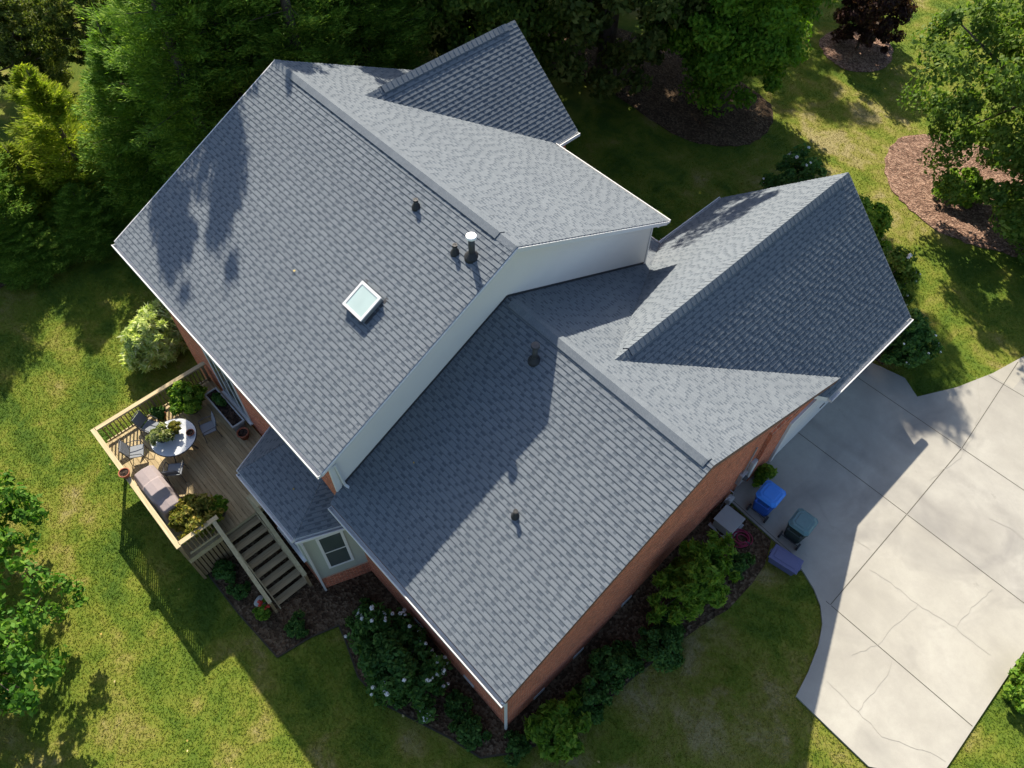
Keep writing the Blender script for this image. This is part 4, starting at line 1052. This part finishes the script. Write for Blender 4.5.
# covered grill
t = empty('covered_grill', (5.08, -10.14, DF), .02, 'barbecue grill under a taupe fabric cover against the front railing', 'grill')
bm = bmesh.new(); secs = [(-.95, .30, .84), (-.88, .36, .93), (-.3, .37, .95), (-.22, .36, 1.0), (-.12, .34, 1.17), (.38, .34, 1.2), (.52, .35, 1.0), (.62, .35, .94), (.92, .34, .9), (.97, .29, .84)]
rows = []
for x, w, h in secs:
    j = lambda s=.012: random.uniform(-s, s)
    rows.append([bm.verts.new((x+j(), y, z)) for y, z in ((-w-.06, .04), (-w-.03+j(), h*.45), (-w+j(), h*.86), (-w*.72, h+j()), (0, h+.03+j()), (w*.72, h+j()), (w+j(), h*.86), (w+.03+j(), h*.45), (w+.06, .04))])
for a, b in zip(rows, rows[1:]):
    for k in range(8): bm.faces.new((a[k], b[k], b[k+1], a[k+1]))
bm.faces.new(rows[0]); bm.faces.new(rows[-1][::-1]); bmesh.ops.recalc_face_normals(bm, faces=bm.faces)
me = bpy.data.meshes.new('cover'); bm.to_mesh(me); bm.free(); me.materials.append(M['taupe']); cv = link('cover', me, t, .02)
m = MB()
for k in range(9):
    x = -.9+k*.22; m.tube([(x, -.43, .06), (x+.05, -.45, .0)], .012, 5)
m.build('hem_tie', M['taupe'], t)
for sx, sy in ((-.8, -.25), (.8, -.25), (-.8, .25), (.8, .25)):
    m = MB(); m.tube([(sx, sy, 0), (sx, sy, .1)], .035, 8); m.build('leg', M['dark_metal'], t)

# ------------------------------------------------------------------ bins and things on the drive
def make_bin(name, label, loc, rz, w, d, h, body, lid):
    t = empty(name, loc, rz, label, 'bin')
    a, b = w*.5, d*.5
    def octo(ax, by, z, cy=0, c=.07): return [(-ax+c, -by+cy, z), (ax-c, -by+cy, z), (ax, -by+c+cy, z), (ax, by-c+cy, z), (ax-c, by+cy, z), (-ax+c, by+cy, z), (-ax, by-c+cy, z), (-ax, -by+c+cy, z)]
    m = MB(); m.hexa(octo(a*.74, b*.68, .07), octo(a*.93, b*.93, h-.06)); m.build('body', M[body], t)
    m = MB(); m.hexa(octo(a*.97, b*.97, h-.1), octo(a*.97, b*.97, h-.055)); m.build('rim', M[body], t)
    m = MB(); m.hexa(octo(a, b*1.0, h-.052, 0, .09), octo(a, b*1.0, h-.02, 0, .09)); m.hexa(octo(a*.97, b*.97, h-.02, 0, .1), octo(a*.80, b*.80, h+.035, 0, .12)); m.hexa(octo(a*.6, b*.62, h+.035, .0, .06), octo(a*.55, b*.57, h+.05, 0, .06)); m.build('lid', M[lid], t)
    m = MB(); m.tube([(-a*.7, -b-.1, h-.12), (a*.7, -b-.1, h-.12)], .018, 8); m.bar((-a*.6, -b*.93, h-.12), (-a*.6, -b-.1, h-.12), .05, .05); m.bar((a*.6, -b*.93, h-.12), (a*.6, -b-.1, h-.12), .05, .05); m.build('handle', M[body], t)
    m = MB(); m.tube([(-a*.9, -b*.82, .13), (a*.9, -b*.82, .13)], .015, 8); m.build('axle', M['dark_metal'], t)
    for sx in (-1, 1):
        m = MB(); m.tube([(sx*a*.80, -b*.86, .13), (sx*a*.98, -b*.86, .13)], .13, 18); m.build('wheel', M['black'], t)
    return t
make_bin('recycling_bin', 'bright blue wheeled recycling bin standing on the concrete by the brick wall', (18.66, 4.12, DZ), .06, .74, .80, 1.06, 'blue_bin', 'blue_lid')
make_bin('rubbish_bin', 'dark green wheeled rubbish bin with a teal grey lid on the concrete', (19.93, 4.08, DZ), .07, .72, .78, 1.02, 'green_bin', 'green_lid')
t = empty('storage_tote', (20.26, 3.02, 1.66), .17, 'slate purple plastic storage tote at the corner of the driveway and lawn', 'storage box')
m = MB(); m.hexa([(-.40, -.2, 0), (.40, -.2, 0), (.40, .2, 0), (-.40, .2, 0)], [(-.45, -.25, .40), (.45, -.25, .40), (.45, .25, .40), (-.45, .25, .40)]); m.build('body', M['tote'], t, False, .02)
m = MB(); m.hexa([(-.485, -.285, .403), (.485, -.285, .403), (.485, .285, .403), (-.485, .285, .403)], [(-.475, -.275, .45), (.475, -.275, .45), (.475, .275, .45), (-.475, .275, .45)]); m.box(-.36, .36, -.17, .17, .45, .465); m.build('lid', M['tote'], t, False, .012)
for sx in (-1, 1):
    m = MB(); m.box(sx*.485-.025, sx*.485+.025, -.08, .08, .3, .40); m.build('handle', M['tote'], t)
bz = gz(18.2, 2.75)
t = empty('utility_cabinet', (18.22, 2.76, bz), .03, 'low grey square utility cabinet on the mulch beside the brick wall', 'utility cabinet')
m = MB(); m.box(-.33, .33, -.33, .33, .06, .5+1.65-bz); m.build('body', M['grey_box'], t, False, .015)
m = MB(); m.box(-.37, .37, -.37, .37, .503+1.65-bz, .545+1.65-bz); m.build('top', M['grey_box'], t, False, .012)
m = MB(); m.box(-.42, .42, -.42, .42, -.1, .058); m.build('base', M['stone'], t)
m = MB()
for k in range(6): m.box(.332, .34, -.24, .24, .14+k*.05, .165+k*.05)
m.build('louvre', M['dark_metal'], t)
hx, hy = 18.86, 2.72
t = empty('garden_hose', (hx, hy, gz(hx, hy)+.05), 0, 'crimson garden hose lying in loose coils on the mulch', 'hose')
pts = []
for k in range(150):
    a = k*.21; r = .30+.035*math.sin(k*.37)-.0009*k+(.06*math.sin(a*.5)); pts.append((r*math.cos(a)+.03*math.sin(k*.13), r*math.sin(a), .03+.0007*k))
m = MB(); m.tube(pts, .017, 6); m.build('coil', M['hose'], t, True)
m = MB(); m.tube([pts[-1], (pts[-1][0]+.12, pts[-1][1]+.05, .09), (pts[-1][0]+.2, pts[-1][1]+.02, .1)], [.02, .024, .018], 8); m.build('nozzle', M['dark_metal'], t)
# meters on the brick wall
t = empty('electric_meter', (17.6, 3.83, 2.55), 0, 'grey electric meter box with round dial on the brick wall', 'meter')
m = MB(); m.box(.002, .14, -.15, .15, 0, .6); m.build('box', M['galv'], t, False, .01)
m = MB(); 
for k in range(1): m.tube([(.14, 0, .42), (.25, 0, .42)], [.1, .085], 16)
m.build('dial', M['dark_metal'], t)
m = MB(); m.tube([(.06, 0, .6), (.06, 0, 2.2)], .028, 8); m.tube([(.06, .06, 0), (.06, .06, -1.1)], .024, 8); m.build('conduit', M['galv'], t)
t = empty('service_panel', (17.6, 4.36, 2.1), 0, 'tall pale service panel on the brick wall by the bins', 'panel')
m = MB(); m.box(.002, .12, -.12, .12, 0, 1.2); m.build('box', M['stone'], t, False, .01)
m = MB(); m.box(.122, .135, -.1, .1, .06, 1.14); m.build('door', M['white'], t)
t = empty('gas_meter', (17.62, 3.42, 1.72), 0, 'pale grey gas meter with pipes low on the brick wall', 'meter')
m = MB(); m.box(.05, .25, -.13, .13, .12, .42); m.build('body', M['stone'], t, False, .03)
m = MB(); m.tube([(.15, -.09, .4), (.15, -.09, .55), (.1, -.25, .55), (.08, -.3, -.15)], .018, 8); m.tube([(.15, .09, .4), (.15, .09, .62), (0.0, .09, .62)], .018, 8); m.build('pipe', M['galv'], t)
t = empty('garden_stone', (9.35, -9.72, 0), .4, 'pale rounded stone beside the stairs', 'stone')
bm = bmesh.new(); bmesh.ops.create_icosphere(bm, subdivisions=3, radius=.2)
for v in bm.verts: v.co *= 1+.13*math.sin(v.co.x*17+1)*math.cos(v.co.y*15); v.co.z = v.co.z*.7+.1
me = bpy.data.meshes.new('stone'); bm.to_mesh(me); bm.free(); me.materials.append(M['stone']); link('stone', me, t)

# ------------------------------------------------------------------ grass blades and fallen leaves (uncountable)
def on_lawn(x, y):
    k = ~inpoly(x, y, DRIVE)
    thin = (x > 7.5) & (x < 11.6) & (y < -8.4) & ~((x < 10) & (y > -9.5)) & (RNG.random(len(x)) < .8) & (np.sin(x*2.1+y*1.3)+np.sin(x*1.1-y*2.7+1) > .1)
    k &= ~inpoly(x, y, REARBED) | thin
    for P in (MULCH1, MULCH2, MULCH3, CONBED, FRONTBED): k &= ~inpoly(x, y, P)
    k &= ~((x > 0) & (x < 17.7) & (y > -6.6) & (y < 8)); k &= ~((x > 10) & (x < 17.9) & (y > 0) & (y < 12.2)); k &= ~((x > 1.7) & (x < 7.5) & (y > -10.6) & (y < -6))
    return k
NB = 700000
rng = np.random.default_rng(5)
x = rng.uniform(-16, 28.8, NB*2); y = rng.uniform(-18, 44, NB*2)
CAM = np.array([20.997, -9.744, 24.815])
keep = on_lawn(x, y) & ((y < 14) | (rng.random(NB*2) < .55)) & ~((x < 0) & (y > 6)); x = x[keep][:NB]; y = y[keep][:NB]
n = len(x); z = ground(x, y); a = rng.uniform(0, 6.283, n); hgt = rng.uniform(.025, .055, n); w = rng.uniform(.012, .022, n)
le = rng.normal(size=(n, 2))*.035
V = np.stack([np.stack([x-np.cos(a)*w, y-np.sin(a)*w, z], 1), np.stack([x+np.cos(a)*w, y+np.sin(a)*w, z], 1), np.stack([x+le[:, 0], y+le[:, 1], z+hgt], 1)], 1).reshape(-1, 3)
g = link('lawn_grass', npmesh('lawn_grass', V, np.arange(3*n).reshape(n, 3), M['grass'])); tag(g, 'short green and yellowing lawn grass around the house', 'grass', None, 'stuff')
n = 24; x = rng.uniform(0, 24, 1500); y = rng.uniform(-16, 2, 1500); k = on_lawn(x, y); x = x[k][:n]; y = y[k][:n]
P = np.stack([x, y, ground(x, y)+.07], 1)
ex = np.array([[6.1, -3.9], [11.9, -4.6], [9.3, -7.2]])
zz = np.where(ex[:, 0] < 11, ZR+.5*ex[:, 1], ZG+.5*(ex[:, 1]+.05))+.06; zz[-1] = 4.68
P = np.concatenate([P, np.column_stack([ex, zz])])
V, F_ = leaf_quads(P, .065, np.tile([0, 0, 1.], (len(P), 1)), rng, 1.4, .35)
tag(link('fallen_leaves', npmesh('fallen_leaves', V, F_, M['fallen'])), 'scattered yellow fallen leaves on the lawn and roof', 'fallen leaves', None, 'stuff')

# ------------------------------------------------------------------ camera, sun, sky
cam = bpy.data.cameras.new('camera'); co = bpy.data.objects.new('camera', cam); COL.objects.link(co)
cam.sensor_width = 36; cam.lens = 768.2/1024*36; cam.clip_start = .1; cam.clip_end = 2000
pi_, ro, ya = math.radians(55.087), math.radians(1.108), math.radians(136.01)
fw = Vector((math.cos(pi_)*math.cos(ya), math.cos(pi_)*math.sin(ya), -math.sin(pi_)))
r0 = Vector((math.sin(ya), -math.cos(ya), 0)); u0 = r0.cross(fw)
R_ = r0*math.cos(ro)+u0*math.sin(ro); U_ = R_.cross(fw)
mw = Matrix((R_, U_, -fw)).transposed().to_4x4(); mw.translation = Vector(CAM); co.matrix_world = mw
scene.camera = co
sd = -SUN.normalized(); el = math.asin(sd.z)
sun = bpy.data.lights.new('sun', 'SUN'); sun.energy = 4.3; sun.angle = math.radians(.53); sun.color = (1.0, .91, .765)
so = bpy.data.objects.new('sun', sun); COL.objects.link(so); so.rotation_euler = SUN.to_track_quat('-Z', 'Y').to_euler(); so.location = (0, 0, 60)
w = bpy.data.worlds.new('World'); scene.world = w; w.use_nodes = True; t = w.node_tree; t.nodes.clear()
sk_ = t.nodes.new('ShaderNodeTexSky'); sk_.sky_type = 'NISHITA'; sk_.sun_disc = False; sk_.sun_elevation = el; sk_.sun_rotation = math.atan2(sd.x, sd.y); sk_.air_density = 1.0; sk_.dust_density = 1.6; sk_.ozone_density = 1.7
bg = t.nodes.new('ShaderNodeBackground'); bg.inputs[1].default_value = .088; ow = t.nodes.new('ShaderNodeOutputWorld')
t.links.new(sk_.outputs[0], bg.inputs[0]); t.links.new(bg.outputs[0], ow.inputs[0])
vs = scene.view_settings; vs.view_transform = 'Standard'; vs.look = 'None'; vs.exposure = 1.33; vs.gamma = 1; vs.use_curve_mapping = False
scene.render.engine = 'CYCLES'; scene.cycles.max_bounces = 6; scene.cycles.diffuse_bounces = 3; scene.cycles.transparent_max_bounces = 4; scene.cycles.use_denoising = True
